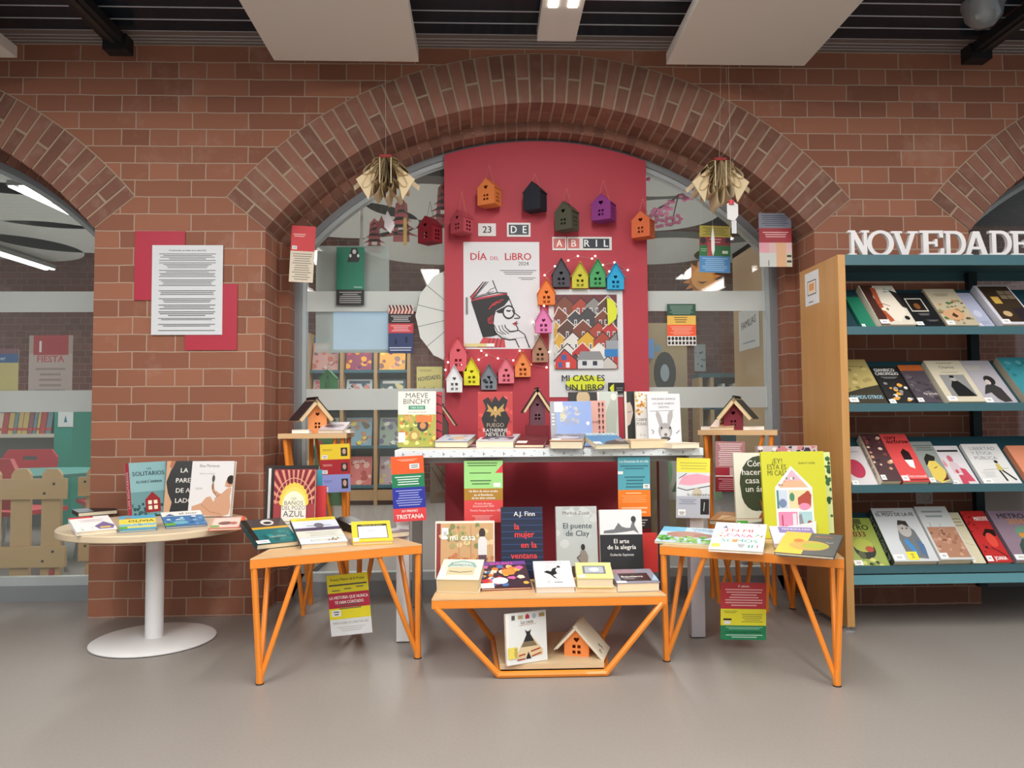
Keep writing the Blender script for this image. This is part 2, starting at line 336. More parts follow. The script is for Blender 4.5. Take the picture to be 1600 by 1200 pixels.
# suspended white ceiling rafts
for q,(x0,x1,lb) in enumerate(((-.92,-.285,'white ceiling raft, second from the left, over the brick pier'),(.825,1.455,'white ceiling raft over the right haunch of the big arch'),(-2.7,-2.03,'white ceiling raft of which only a corner shows at top left'))):
    mb=MB(); mb.box(x0,x1,-.2,3.3,2.47,2.52,mat('#d6d0c8',.6))
    rr=mb.build('ceiling_raft'); tag(rr,lb,'ceiling panel','white rafts hung under the ceiling')
    h=MB()
    for yy in (.3,1.5,2.9):
        for xx in (x0+.1,x1-.1): h.tube((xx,yy,2.52),(xx,yy,ZC),.003,ALU,6)
    h.build('hanger_wire',rr)
LED=mat('#fff6e8',emit=9)
for i_,(xc,y0,y1) in enumerate(((-1.7,-.3,2.25),(2.35,-.3,2.25),(-2.3,-3.1,-.4),(-.6,-3.1,-.4),(1.15,-3.1,-.4),(2.95,-3.1,-.4))):  # fixtures added out of view to house the added hall lamps
    mb=MB(); mb.box(xc-.11,xc+.11,y0,y1,2.56,2.6,mat('#dcd8d2',.5)); mb.box(xc-.1,xc+.1,y0+.05,y1-.05,2.556,2.56,LED)
    tag(mb.build('ceiling_luminaire'),'white linear luminaire on the hall ceiling, '+['over the round table','over the bookcase side','first of the rear row','second of the rear row','third of the rear row','fourth of the rear row'][i_],'ceiling light','linear luminaires on the hall ceiling')
for xc,y1,n,lb in ((.325,3.26,'ceiling_luminaire','narrow white luminaire at the top centre between two rafts'),):
    mb=MB(); mb.box(xc-.085,xc+.085,-.3,y1,2.55,2.6,mat('#dcd8d2',.5)); o=tag(mb.build(n),lb,'ceiling light')
    d=MB()
    for sx in (-.04,.04):
        for i in range(18): yy=2.98-i*.18; d.box(xc+sx-.018,xc+sx+.018,yy-.1,yy,2.546,2.5505,LED)
    d.build('lamp_strip',o)
for x,px in ((-1.63,0),(2.3,0)):
    lb='dark steel bar under the ceiling '+('at the left, near the white raft corner' if x<0 else 'at the right, above the bookcase')
    mb=MB(); mb.box(x-.04,x+.04,2.3 if x<0 else 2.3,3.36,2.56,2.6,mat('#26282a',.5,.4)); mb.box(x-.052,x+.052,3.33,3.4,2.53,2.6,mat('#202224',.5,.4)); mb.box(x-.012,x+.012,2.3,3.33,2.553,2.56,mat('#3a3c3c',.4,.5)); tag(mb.build('ceiling_bar'),lb,'bracket','dark ceiling bars')
p=P(1536,2,3.05); mb=MB(); mb.lathe([(0,-.055),(.04,-.045),(.07,-.01),(.078,.03),(.085,.04),(.085,.06)],mat('#8a9094',.15,.3),28); o=mb.build('ceiling_dome',smooth=True); o.location=(p.x,3.05,ZC-.06); tag(o,'small glossy dome fitting on the dark ceiling at top right','ceiling fitting')
# ---------- furniture ----------
def orange_legs(root, feet, top, zt, r=.011, n=8):
    """hairpin legs: a post up to each corner plus struts along both edges"""
    k=len(feet)
    for i,(f,c) in enumerate(zip(feet,top)):
        if f is None: continue
        mb=MB(); b=Vector((f[0],f[1],.012)); c3=Vector((c[0],c[1],zt))
        mb.tube(b,c3,r,ORANGE,n)
        for j in (i-1,(i+1)%k):
            d=Vector((top[j][0]-c[0],top[j][1]-c[1],0)); L=min(f[2] if len(f)>2 else .15,d.length); d=d.normalized()*L
            mb.tube(b,c3+d,r*.85,ORANGE,n)
        mb.tube((b.x,b.y,0),(b.x,b.y,.05),r*1.15,ORANGE,n); mb.tube((b.x,b.y,0),(b.x,b.y,.004),r*1.3,BLACK,n)
        mb.build('leg',root)
def inset(c,pts,d):
    g=Vector((sum(p[0] for p in pts)/len(pts),sum(p[1] for p in pts)/len(pts))); v=g-Vector(c[:2]); return tuple(Vector(c[:2])+v.normalized()*d)
def orange_table(name,label,pts,zt,feet,edge=.034,grp=None,strut=.15,topm=None):
    o=empty(name,label,'table',(0,0,0),grp)
    mb=MB(); mb.prism(pts,zt-.004,zt,topm or BIRCH); mb.build('tabletop',o)
    mb=MB(); q=[inset(p,pts,.02) for p in pts]; n=len(pts)
    for z0,z1 in ((zt-edge,zt-.004),):
        mb.add([(x,y,z) for z in (z0,z1) for x,y in pts],[(i,(i+1)%n,n+(i+1)%n,n+i) for i in range(n)],ORANGE)
        mb.prism(pts,z1-.001,z1,ORANGE,[q]); mb.prism(pts,z0,z0+.001,ORANGE,[q])
        mb.add([(x,y,z) for z in (z0,z1) for x,y in q],[(i,(i+1)%n,n+(i+1)%n,n+i) for i in range(n)],ORANGE)
    mb.build('apron',o)
    top=[inset(p,pts,.018) for p in pts]
    orange_legs(o,[None if f is None else ((f[0],f[1],strut) if len(f)==2 else f) for f in feet],top,zt-edge+.003)
    return o
TL=.42; TC_=.272; TD=.76; TT=.822; TR=.47
ptsL=[(-.785,2.575),(-.235,2.83),(-.53,3.28),(-.745,3.42)]
tl=orange_table('side_table','orange hairpin side table with birch top, carrying the red arch-patterned novel',ptsL,TL,[(-.757,2.6),(-.252,2.845),(-.535,3.24),None],grp='orange hairpin side tables')
ptsR=[(.632,2.745),(1.168,2.445),(1.43,3.49),(1.065,3.22)]
tr_=orange_table('side_table','orange hairpin side table with birch top, carrying the lime picture book',ptsR,TL,[(.655,2.76),(1.148,2.475),(1.41,3.47),(1.075,3.19)],grp='orange hairpin side tables')
ptsC=[(-.183,2.6),(.622,2.612),(.60,3.03),(-.16,3.03)]
tc_=empty('low_table','low orange steel table with flared sides and a wooden lower shelf','table')
mb=MB(); mb.prism(ptsC,TC_-.005,TC_,BIRCH); mb.build('tabletop',tc_)
mb=MB(); n=4; q=[inset(p,ptsC,.02) for p in ptsC]
mb.add([(x,y,z) for z in (TC_-.032,TC_-.005) for x,y in ptsC],[(i,(i+1)%n,n+(i+1)%n,n+i) for i in range(n)],ORANGE); mb.prism(ptsC,TC_-.033,TC_-.031,ORANGE,[q]); mb.prism(ptsC,TC_-.0062,TC_-.005,ORANGE,[q]); mb.build('apron',tc_)
fB=[(.042,2.615),(.412,2.615),(.46,3.02),(.03,3.02)]; zt=TC_-.028
for a_,b_,c_ in ((0,1,ptsC),):
    pass
for (i,s_) in ((0,1),(1,-1),(2,-1),(3,1)):
    mb=MB(); c=inset(ptsC[i],ptsC,.014); mb.tube((c[0],c[1],zt),(fB[i][0],fB[i][1],.012),.011,ORANGE,8); mb.ball((fB[i][0],fB[i][1],.012),.0115,ORANGE,5); mb.build('leg',tc_)
mb=MB()
for i in range(4): a_,b_=fB[i],fB[(i+1)%4]; mb.tube((a_[0],a_[1],.0115),(b_[0],b_[1],.0115),.0115,ORANGE,8)
mb.build('base_rail',tc_)
mb=MB(); mb.prism([(fB[0][0]+.005,2.63),(fB[1][0]-.005,2.63),(fB[2][0]-.005,3.01),(fB[3][0]+.005,3.01)],.0232,.042,PLY); mb.build('lower_shelf',tc_)
# tall stools
def tall(name,label,pts,feet):
    o=empty(name,label,'plant stand' if 0 else 'tall side table',(0,0,0),'tall orange side tables'); zt=TT
    mb=MB(); mb.prism(pts,zt-.022,zt,BIRCH); mb.build('tabletop',o)
    n=len(pts); top=[inset(p,pts,.035) for p in pts]
    for i in range(n):
        mb=MB(); f=feet[i]; b=Vector((f[0],f[1],.01)); mb.tube(b,(top[i][0],top[i][1],zt-.022),.0105,ORANGE,8)
        j=(i+1)%n; e=Vector(top[j]+(zt-.022,)).lerp(Vector(top[i]+(zt-.022,)),.12); mb.tube(b,e,.008,ORANGE,8)
        mb.tube((b.x,b.y,0),(b.x,b.y,.05),.012,ORANGE,8); mb.build('leg',o)
    return o
tall('tall_side_table','tall narrow orange side table holding the orange paper house, left of the desk',[(-.925,3.42),(-.62,3.42),(-.64,3.74),(-.86,3.74)],[(-.828,3.5),(-.63,3.5),(-.67,3.7),(-.84,3.7)])
tall('tall_side_table','tall narrow orange side table holding the maroon paper house, right of the desk',[(1.0,3.52),(1.30,3.32),(1.4,3.56),(1.1,3.74)],[(1.11,3.6),(1.27,3.42),(1.36,3.55),(1.11,3.7)])
# desk
dk=empty('desk','white desk with a printed edge strip in front of the red panel','desk')
dx0,dx1,dy0,dy1=-.357,.878,3.02,3.66
mb=MB(); mb.box(dx0,dx1,dy0,dy1,TD-.03,TD,mat('#f0ece4',.35)); mb.build('desktop',dk)
mb=MB(); mb.box(dx0,dx1,dy0-.002,dy0,TD-.03,TD-.001,mat('#dde4e8',.5)); D_=mat('#7c8c98',.6)
r_=random.Random(5); x=dx0+.03
while x<dx1-.02:
    mb.box(x,x+.009,dy0-.0026,dy0-.002,TD-.019,TD-.016,D_); mb.box(x,x+.0025,dy0-.0026,dy0-.002,TD-.024,TD-.01,D_); mb.box(x+.028,x+.038,dy0-.0026,dy0-.002,TD-.0265,TD-.0245,D_); mb.box(x+.04,x+.05,dy0-.0026,dy0-.002,TD-.007,TD-.0055,D_); mb.box(x+.062,x+.066,dy0-.0026,dy0-.002,TD-.014,TD-.013,D_); x+=.08
mb.build('edge_strip',dk)
GM=mat('#8f8a88',.4,.3)
mb=MB(); mb.box(dx0+.06,dx1-.05,3.07,3.1,TD-.055,TD-.03,GM); mb.box(dx0+.06,dx1-.05,3.58,3.61,TD-.055,TD-.03,GM); mb.build('frame_rail',dk)
for (x0,y0,m_,d_) in ((-.353,3.04,WHITEM,.05),(.822,3.03,mat('#c4c2c8',.35,.2),.055),(-.345,3.6,GM,.045),(.832,3.6,GM,.045)):
    mb=MB(); mb.box(x0,x0+d_,y0,y0+.05,.006,TD-.03,m_); mb.build('leg',dk)
for (x0,y0) in ((-.353,3.04),(.822,3.03)):
    pass
# round table
rt=empty('round_table','small round pedestal table with pale wooden top and white steel column by the brick pier','table',(-1.335,3.135,0))
mb=MB(); mb.lathe([(0,.0),(.225,.0),(.235,.004),(.235,.008),(.226,.013),(.05,.016),(.0,.016)],WHITEM,64); mb.build('base_plate',rt,True)
mb=MB(); mb.lathe([(0,.014),(.0345,.014),(.0345,TR-.03),(0,TR-.03)],WHITEM,40); mb.build('column',rt,True)
mb=MB(); mb.lathe([(0,TR-.028),(.345,TR-.028),(.352,TR-.024),(.352,TR-.004),(.348,TR),(0,TR)],mat('#d9c6a8',.4,var=.06,nscale=12),72); mb.build('tabletop',rt,True)
# ---------- books ----------
def book(label,Apt,Bpt,T,h,t,tilt,cover,els=(),spine=None,side='l',group=None,pagec='#ecdfc2',wfix=None,spt=None,sticker=None,name='book'):
    """hardback or paperback: A,B are the ends of its lower edge on a surface at height T"""
    A_=Vector((Apt[0],Apt[1],T)); B_=Vector((Bpt[0],Bpt[1],T)); ux=(B_-A_); w=wfix or ux.length; ux.z=0; ux=ux.normalized(); f=Vector((-ux.y,ux.x,0))
    tr_=math.radians(tilt); uy=f*math.cos(tr_)+Vector((0,0,1))*math.sin(tr_); uz=ux.cross(uy)
    if tilt>20: A_=A_  # stands on its foot edge
    off=Vector((0,0,.0008))
    X=frame(A_+off,ux,uy,uz)
    o=bpy.data.objects.new(name,None); COL.objects.link(o); o.empty_display_size=.03; o.matrix_world=X; tag(o,label,'book',group)
    c=.0016
    mb=MB()
    mb.box(0,w,0,h,0,c,cover); mb.box(0,w,0,h,t-c,t,cover)
    sx0,sx1=((0,c) if side=='l' else (w-c,w)); mb.box(sx0,sx1,0,h,c,t-c,spine or cover)
    mb.build('cover',o)
    mb=MB(); i=.003; a0=c if side=='l' else i; a1=w-i if side=='l' else w-c
    mb.box(a0,a1,.002,h-i,c,t-c,pagec)
    mb.build('page_block',o)
    mb=MB(); mb.X=Matrix.Translation((0,0,t)); art(mb,w,h,els) if els else None
    if spt and (spine or side):
        # lettering down the spine
        s1=MB(); m2=Matrix(((0,0,-1,-.0004),(0,1,0,0),(1,0,0,0),(0,0,0,1))) if side=='l' else Matrix(((0,0,1,w+.0004),(0,1,0,0),(-1,0,0,t),(0,0,0,1)))
        mb.X=m2; put_text(mb,spt[0],t/2+t*.18,h*.5,t*.42,mat(spt[1]),0.0002,h*.8,1,'c',pi/2)
    if mb.f: mb.build('cover_print',o)
    if sticker:
        sx,sy,sw,sh=sticker; m3=MB(); m3.X=Matrix.Translation((0,0,t)); U,V=w/100,h/100; m3.box(sx*U,(sx+sw)*U,sy*V,(sy+sh)*V,.0014,.0018,'#f2f2f0')
        for i in range(5): m3.box((sx+sw*(.3+.1*i))*U,(sx+sw*(.34+.1*i))*U,(sy+sh*.3)*V,(sy+sh*.7)*V,.0018,.002,'#50555a')
        m3.build('shelf_sticker',o)
    return o
def G(px,py,T): v=PZ(px,py,T); return (v.x,v.y)
def SX(px,py,Y): v=P(px,py,Y); return (v.x,v.y)
def stand(label,x0,x1,ytop,Y,T,els,cover,t=.022,tilt=80,Y2=None,**k):
    Y2=Y2 or Y; a=SX(x0,ytop+60,Y); b=SX(x1,ytop+60,Y2); zt=P((x0+x1)/2,ytop,(Y+Y2)/2+.03).z
    return book(label,a,b,T,(zt-T)/math.sin(math.radians(tilt)),t,tilt,cover,els,**k)
def flat(label,ax,ay,bx,by,T,h,t,els,cover,tilt=6,**k): return book(label,G(ax,ay,T),G(bx,by,T),T,h,t,tilt,cover,els,**k)
def house_els(c='#9a2c30',x=50,y=25,s=20,w='#f2ead8'):
    return [('p',[x-s,y-s*.7,x+s,y-s*.7,x+s,y+s*.5,x,y+s*1.2,x-s,y+s*.5],c)]+[('r',x-s*.65+i*s*.75,y-s*.45+j*s*.5,x-s*.15+i*s*.75,y-s*.1+j*s*.5,w) for i in (0,1) for j in (0,1)]
W='#f2f0ec'
# round table
stand('pale blue "Los Solitarios" novel with a red house, standing on the round table',201,259,724,3.29,TR,[
 ('r',0,0,100,100,'#8fbcc2'),('r',0,0,100,45,'#6f9ba0'),('b',0,0,100,22,26,['#2f5258','#3c636a','#24444b'],6),('t','LOS',52,86,3.6,'#24343c'),('t','SOLITARIOS',50,75,8,'#24343c',90),('t','ÁLVARO ARBINA',50,61,4.6,'#24343c',88),('l',[48,66,55,67],'#24343c',.5)]+house_els(x=56,y=20,s=20),'#8fbcc2',spine='#c03444',t=.035,Y2=3.42,spt=('LOS SOLITARIOS','#f0e0dc'),group='novels standing on the round table')
stand('black thriller standing between the pale blue and the white novel on the round table',259,318,722,3.40,TR,[
 ('r',0,0,100,100,'#1b1b1e'),('p',[0,0,14,0,20,22,8,40,2,60,14,86,22,100,0,100],'#caa07e'),('p',[12,100,24,100,15,84,8,90],'#b06a48'),('e',92,70,10,10,'#7a2030'),('t','LA',48,78,8.5,W,40),('t','PAREJA',55,59,8.5,W,86),('t','DE AL',52,40,8.5,W,60),('t','LADO',52,21,8.5,W,60)],'#141416',t=.03,Y2=3.41,spine='#2a2624',group='novels standing on the round table')
stand('white paperback showing a seated figure holding a mirror, on the round table',297,363,722,3.32,TR,[
 ('r',0,0,100,100,'#e6e4e6'),('t','Elsa Morante',42,89,5,'#55585c',60,0),('t','Mentira y sortilegio',38,76,2.6,'#8a8a8c',46,0),('n',12,30,48,52,2,'#a8a8aa'),
 ('p',[8,8,30,2,78,0,96,4,99,18,96,34,98,52,88,50,74,40,62,46,54,44,50,54,52,60,56,58,58,50,66,34,62,32,58,26,50,36,40,34,30,24,8,18],'#d2a183'),('e',92,60,9,8,'#c99674'),('e',95,66,9,8,'#2c1d18'),('p',[84,60,82,55,86,52,90,58],'#d2a183'),('e',54,68,3.4,6.5,'#4d4d50'),('l',[54,62,54,48],'#4d4d50',2),('l',[30,22,52,8,78,4],'#a87658',1),('l',[60,32,74,40],'#a87658',1)],'#e6e4e6',t=.022,Y2=3.30,group='novels standing on the round table')
book('dark brown closed book lying behind the white picture book on the round table',G(122,808,TR),G(184,803,TR),TR,.12,.018,2,'#3b2f2c',[('r',0,0,40,100,'#8a9aa0')],group='books lying on the round table')
flat('white picture book with a small purple house, lying on the round table',119,838,183,832,TR,.15,.014,[('r',0,0,100,100,'#f3f1f0'),('r',0,90,60,100,'#d8343c'),('p',[50,30,78,58,100,30,92,8,58,8],'#7a6a9c'),('r',62,14,88,24,'#e8c860'),('b',10,10,45,24,6,['#48a868','#dce4e0','#e8b8b0'],4),('n',20,80,60,80,3,'#d8c8c8')],'#f0eeee',tilt=14,group='books lying on the round table')
flat('"Olivia" picture book with yellow and blue stripes, lying on the round table',186,833,245,829,TR,.15,.008,[('r',0,0,100,100,'#58a8cc'),('r',0,40,100,76,'#f0dc58'),('r',0,22,100,40,'#8cc4d4'),('r',0,12,100,24,'#f0e070'),('t','OLIVIA',60,52,14,'#333',70,1),('e',24,82,10,7,'#a88870'),('r',0,6,22,24,'#6cae48'),('b',20,24,90,44,12,['#e8f0ec','#4880b0','#f4f0d0'],4)],'#4c9cc4',tilt=14,group='books lying on the round table')
flat('"El mar" picture book in blues, lying on the round table',259,827,324,822,TR,.16,.008,[('r',0,0,100,100,'#3e7cb4'),('r',0,68,100,100,W),('t','el mar',66,78,12,'#222',60,1),('b',0,6,100,60,26,['#8cc0dc','#1e4c88','#5c9cc8','#dce8ec'],8),('e',38,22,18,12,'#74b8cc'),('r',0,4,24,22,'#6cae48'),('p',[8,70,20,84,32,70],'#2c5c90')],'#2f6ca8',tilt=14,group='books lying on the round table')
flat('pink picture book with an orange spine at the right rim of the round table',326,830,378,828,TR,.12,.01,[('r',0,0,100,100,'#e8a89c'),('r',6,8,88,92,'#f0d8cc'),('e',45,42,22,16,'#8a5c58'),('e',70,40,12,14,'#c07868'),('r',2,6,30,24,'#7cb464'),('r',90,0,100,100,'#e05c38')],'#e8765c',tilt=12,group='books lying on the round table')
# left orange table
stand('large black volume standing behind the arch-patterned novel on the orange table by the brick pier',416,498,728,3.10,TL,[('r',0,0,14,100,'#2c2a2a'),('r',5,20,10,96,'#e8e4de')],'#1e1c1c',t=.03,tilt=84,group='books on the left orange table')
scal=[]
def lim(dx,dy,m=47): k=min(m/max(abs(dx),1e-6),m/max(abs(dy),1e-6)); return k
for i in range(26):
    q=[]
    for o_,rr in ((-.03,0),(.03,0),(.05,1),(-.05,1)):
        an=pi*(i+.5)/26+o_; dx,dy=-math.cos(an),math.sin(an)
        if rr==0: q+=[50+dx*34,50+dy*28]
        else: k=min(49.5/max(abs(dx),1e-6),49/max(abs(dy),1e-6),66); q+=[50+dx*k,50+dy*k]
    scal.append(('p',q,'#7c1c2c' if i%2 else '#d89078'))
stand('novel with a red and gold scalloped arch on its cover, on the left orange table',429,493,734,3.02,TL,[('r',0,0,100,100,'#a03c40')]+scal+[('l',sum([[50-math.cos(pi*i/20)*44,50+math.sin(pi*i/20)*37] for i in range(21)],[]),'#e8a890',2)]+[('e',50-math.cos(pi*i/10)*30,52+math.sin(pi*i/10)*24,6,5,'#e8c850') for i in range(11)]+[('e',50,50,30,24,'#ecd468'),('e',50,46,28,22,'#f0ead0'),('r',20,0,80,46,'#efe8dc'),('t','LOS',50,56,3,'#7a7064'),('t','BAÑOS',50,48,6,'#6e6a66',50,0),('t','DEL POZO',50,41,6,'#6e6a66',56,0),('t','AZUL',50,31,8.5,'#4c5060',60,0),('n',28,72,18,26,2,'#b0a898')],'#8c2c34',t=.03,tilt=84,group='books on the left orange table')
stand('turquoise book showing a narrow strip beside the arch-patterned novel',445,502,734,3.075,TL,[],'#3c98b0',t=.012,tilt=86,group='books on the left orange table')
stand('red book showing a narrow strip beside the turquoise one',460,509,759,3.05,TL,[],'#c8343c',t=.01,tilt=86,group='books on the left orange table')
flat('teal and black novel with a yellow band, lying on the left orange table',401,860,467,853,TL,.215,.02,[('r',0,0,100,100,'#0e6c70'),('r',0,58,100,66,'#e0a830'),('r',0,66,100,100,'#4a4444'),('e',58,84,16,12,'#d8d4d0'),('e',58,82,10,5,'#222'),('b',30,10,95,52,14,['#0a8084','#0c5c60','#128c8c'],9),('t','CRIMENES',58,22,4.5,'#c8d8cc',56),('r',0,0,12,100,'#1a1a1a')],'#12484c',tilt=17,sticker=(2,2,30,12),group='books on the left orange table')
flat('snowy crime novel with a yellow title bar, lying on the left orange table',470,859,543,853,TL,.225,.018,[('r',0,0,100,100,'#d4dcea'),('r',0,88,100,100,'#e8d23c'),('t','ASUNTOS PENDIENTES',52,91,4,'#8a7a20',80),('r',0,48,100,60,'#4c4460'),('e',56,68,11,9,'#6a6c76'),('l',[30,68,82,67],'#7c7e88',2.5),('r',0,22,100,48,'#d8d8cc'),('n',20,90,26,44,3,'#b8b8b0'),('r',26,8,90,20,'#f0ece0'),('l',[24,12,90,12],'#3c3c34',1.5),('b',60,8,95,18,8,['#50604c','#7c8a6c','#c87870'],4),('r',0,0,22,18,W)],'#c8d0dc',tilt=17,spine='#3a3a3c',group='books on the left orange table')
flat('thin paperback with a broad yellow frame, lying on the left orange table',551,853,614,850,TL,.15,.014,[('r',0,0,100,100,'#ecd23c'),('r',14,14,90,84,'#333'),('r',16,16,88,74,'#dfe2ec'),('t','Historias de amor',52,77,5,'#f0d858',66),('l',[40,50,58,52],'#555',1.2),('r',2,2,16,20,W)],'#e4c830',tilt=22,group='books on the left orange table')
flat('grey paperback with a purple band lying behind the yellow-framed one',604,842,640,838,TL,.13,.022,[('r',0,0,100,100,'#8c7c88'),('r',0,55,100,100,'#5c4c60'),('r',10,20,70,45,'#e8e0e4')],'#8c7c88',tilt=6,group='books on the left orange table')
flat('small black paperback lying behind the snowy crime novel',549,833,576,830,TL,.16,.03,[('r',0,0,100,100,'#1c1a1c'),('r',0,0,26,20,W)],'#1c1a1c',tilt=6,group='books on the left orange table')
# centre low table
stand('wide picture book "Mi casa" with a child in an autumn garden, on the low table',680,773,815,2.93,TC_,[('r',0,0,100,100,'#ece2d0'),('r',2,0,98,96,'#caa274'),('r',2,0,9,96,'#8a3438'),('b',10,2,96,40,60,['#b0683c','#d8905c','#c47c50','#9c5434'],5),('b',10,55,96,94,44,['#a8a068','#c4ac74','#e0c898','#7c8450'],6),('l',[40,20,40,92],'#b88c60',1.2),('l',[60,20,60,92],'#b88c60',1.2),('e',79,78,5.5,9,'#3c2c28'),('p',[72,40,72,66,76,72,83,72,87,66,87,40],'#dcdcdc'),('p',[73,6,73,40,86,40,86,6,82,6,80,30,77,6],'#5c4450'),('t','mi casa',46,66,11,'#f6efe2',56,2)],'#e8dcc4',t=.016,tilt=80,sticker=(11,68,11,20),group='books standing on the low table')
stand('dark blue thriller with a red title, standing on the low table',783,848,793,2.93,TC_,[('r',0,0,100,100,'#1c2740')]+[('r',0,10+i*9,100,11.6+i*9,'#2e4068') for i in range(10)]+[('t','A.J. Finn',56,87,6.5,'#e8e6e6',70,1),('t','la',38,68,8.5,'#e0403c',30,2),('t','mujer',56,57,8.5,'#e0403c',62,2),('t','en la',66,42,8.5,'#e0403c',54,2),('t','ventana',54,27,8.5,'#e0403c',82,2)],'#141c30',t=.034,tilt=82,spine='#1a2238',sticker=(0,8,26,14),group='books standing on the low table')
stand('"El puente de Clay" with a grey sky and a seated boy, on the low table',869,933,792,2.95,TC_,[('r',0,0,100,100,'#b4bab8'),('b',0,40,100,100,20,['#c4c8c6','#a8b0b0','#bcc2c0'],14),('t','Markus Zusak',50,88,5,'#4e4c44',70,0),('t','El puente',52,68,8,'#38424c',78,1),('t','de Clay',52,57,8,'#38424c',60,1),('p',[36,14,98,16,98,0,36,0],'#4c4038')]+[('l',[38+i*6,13,38+i*6,0],'#241c18',2) for i in range(10)]+[('e',64,41,5,4.5,'#2a2420'),('p',[58,16,54,26,58,36,70,36,76,28,74,16],'#8a8078'),('l',[58,30,50,26,58,18],'#6c625a',3)],'#c8ccca',t=.03,tilt=82,sticker=(14,4,16,10),group='books standing on the low table')
stand('plain red book standing behind "El arte de la alegria" on the low table',962,1027,832,3.0,TC_,[],'#c8302c',t=.02,tilt=84,group='books standing on the low table')
stand('"El arte de la alegria" with a reclining figure over black, on the low table',937,1003,797,2.94,TC_,[('r',0,0,100,100,'#dfe0e2'),('r',0,0,100,62,'#26262a'),('p',[8,64,10,68,34,70,44,80,52,74,62,72,72,72,76,80,84,84,82,76,90,66,92,63,80,68,60,66,30,64],'#707276'),('e',80,85,6,5,'#3c3c40'),('t','El arte',50,49,6.5,W,46,1),('t','de la alegría',50,40,6.5,W,74,1),('t','Goliarda Sapienza',50,30,3.6,'#d8d8d8',60,1)],'#2a2a2e',t=.034,tilt=82,spine='#dcdcdc',sticker=(0,10,22,10),group='books standing on the low table')
flat('thick cream paperback with an arched window picture, lying on the low table',683,926,749,927,TC_,.155,.05,[('r',0,0,100,100,'#e8e2d4'),('p',[14,60,22,84,50,94,78,84,88,60],'#88b0ac'),('p',[20,60,28,80,50,88,72,80,80,60],'#c4d4cc'),('r',18,22,84,60,'#d8c8a4'),('l',[24,40,50,34,78,40],'#5c4434',3),('t','ESPIRITAS',50,66,8,'#6c7c78',60),('r',2,8,16,40,W)],'#e6dfce',tilt=16,pagec='#dac9a0',group='books lying on the low table')
flat('comic album with bright fruit and animals on a dark cover, lying on the low table',752,924,831,921,TC_,.18,.009,[('r',0,0,100,100,'#3c2430'),('r',0,86,100,100,'#6c3c8c'),('t','GUS BALL',50,88,8,'#e05088',80,2),('b',4,4,98,80,46,['#e0783c','#c8303c','#f0d8c0','#4870a8','#d060a0','#e8b048'],9),('e',60,58,14,12,'#e88c3c'),('e',40,26,16,12,'#f0e8e0'),('r',0,0,26,18,W)],'#8c2434',tilt=20,group='books lying on the low table')
flat('white paperback with a black leaping figure, lying at the middle of the low table',838,927,899,926,TC_,.185,.022,[('r',0,0,100,100,'#e4e4e8'),('r',30,26,70,84,'#d4d4d8'),('p',[24,56,34,62,44,58,50,70,62,74,56,62,60,50,48,44,58,30,50,34,42,46,36,50],'#1c1c20'),('e',66,76,5,4,'#1c1c20'),('t','EL TRABAJO DE',50,90,4,'#888',60,0),('n',48,70,14,20,1,'#666'),('r',28,10,40,24,W),('n',30,38,12,22,3,'#666')],'#e0e0e6',tilt=18,pagec='#e8e4dc',group='books lying on the low table')
book('cream closed book lying under the pale yellow novel on the low table',G(899,926,TC_),G(965,926,TC_),TC_,.15,.016,0,'#e8d0b0',pagec='#ecd4b0',group='books lying on the low table')
book('pale yellow novel with a blurred photograph, lying on a cream book',G(902,925,TC_+.004),G(959,925,TC_+.004),TC_+.018,.14,.034,12,'#e8e08c',[('r',0,0,100,100,'#e8df90'),('r',18,28,82,78,'#70747c'),('r',24,34,76,72,'#b4b8c4'),('e',50,54,14,12,'#e0e4ec'),('r',6,4,22,22,W)],group='books lying on the low table')
flat('paperback with a dark square on a mauve cover, at the low table\'s right corner',964,926,1031,924,TC_,.13,.032,[('r',0,0,100,100,'#8c8c9c'),('r',0,60,60,100,'#a08088'),('r',14,14,84,70,'#3a2024'),('t','Bajotierra',44,40,11,W,50,2),('n',20,48,26,34,2,'#c0b0b0'),('p',[84,14,100,14,100,60],'#a8c4d8'),('r',0,2,24,16,W)],'#a09aa8',tilt=10,group='books lying on the low table')
# lower shelf
book('white "La casa" picture book with a tepee, on the low table\'s lower shelf',G(790,1040,.042),G(853,1030,.042),.042,.17,.012,86,'#e6e4dc',[('r',0,0,100,100,'#dfe3e2'),('r',0,0,7,100,'#ece8e0'),('p',[54,62,28,24,20,10,88,12,90,22],'#d8c49c'),('p',[54,64,42,42,68,42],'#26262a'),('p',[42,42,68,42,76,32,35,32],'#7c6c54'),('p',[46,66,54,60,62,66,58,55,50,55],'#26262a'),('p',[53,22,46,8,60,8],'#222'),('l',[30,16,44,18],'#a83c28',3),('l',[60,22,82,26],'#a83c28',3),('l',[62,12,84,17],'#a83c28',3),('l',[26,8,44,9],'#a83c28',3),('t','La casa',52,78,7,'#5c5850',48,0),('l',[32,75,74,76],'#c88c5c',.8),('r',14,87,22,96,'#5c504c'),('r',30,88,42,95,'#a89c70'),('p',[48,87,58,87,58,93,53,97,48,93],'#b03038'),('e',70,91,5,5,'#a8b8c4'),('r',82,88,96,95,'#a08c4c'),('r',3,12,26,34,'#e4d060'),('n',18,26,14,32,6,'#6c6430')],name='book')
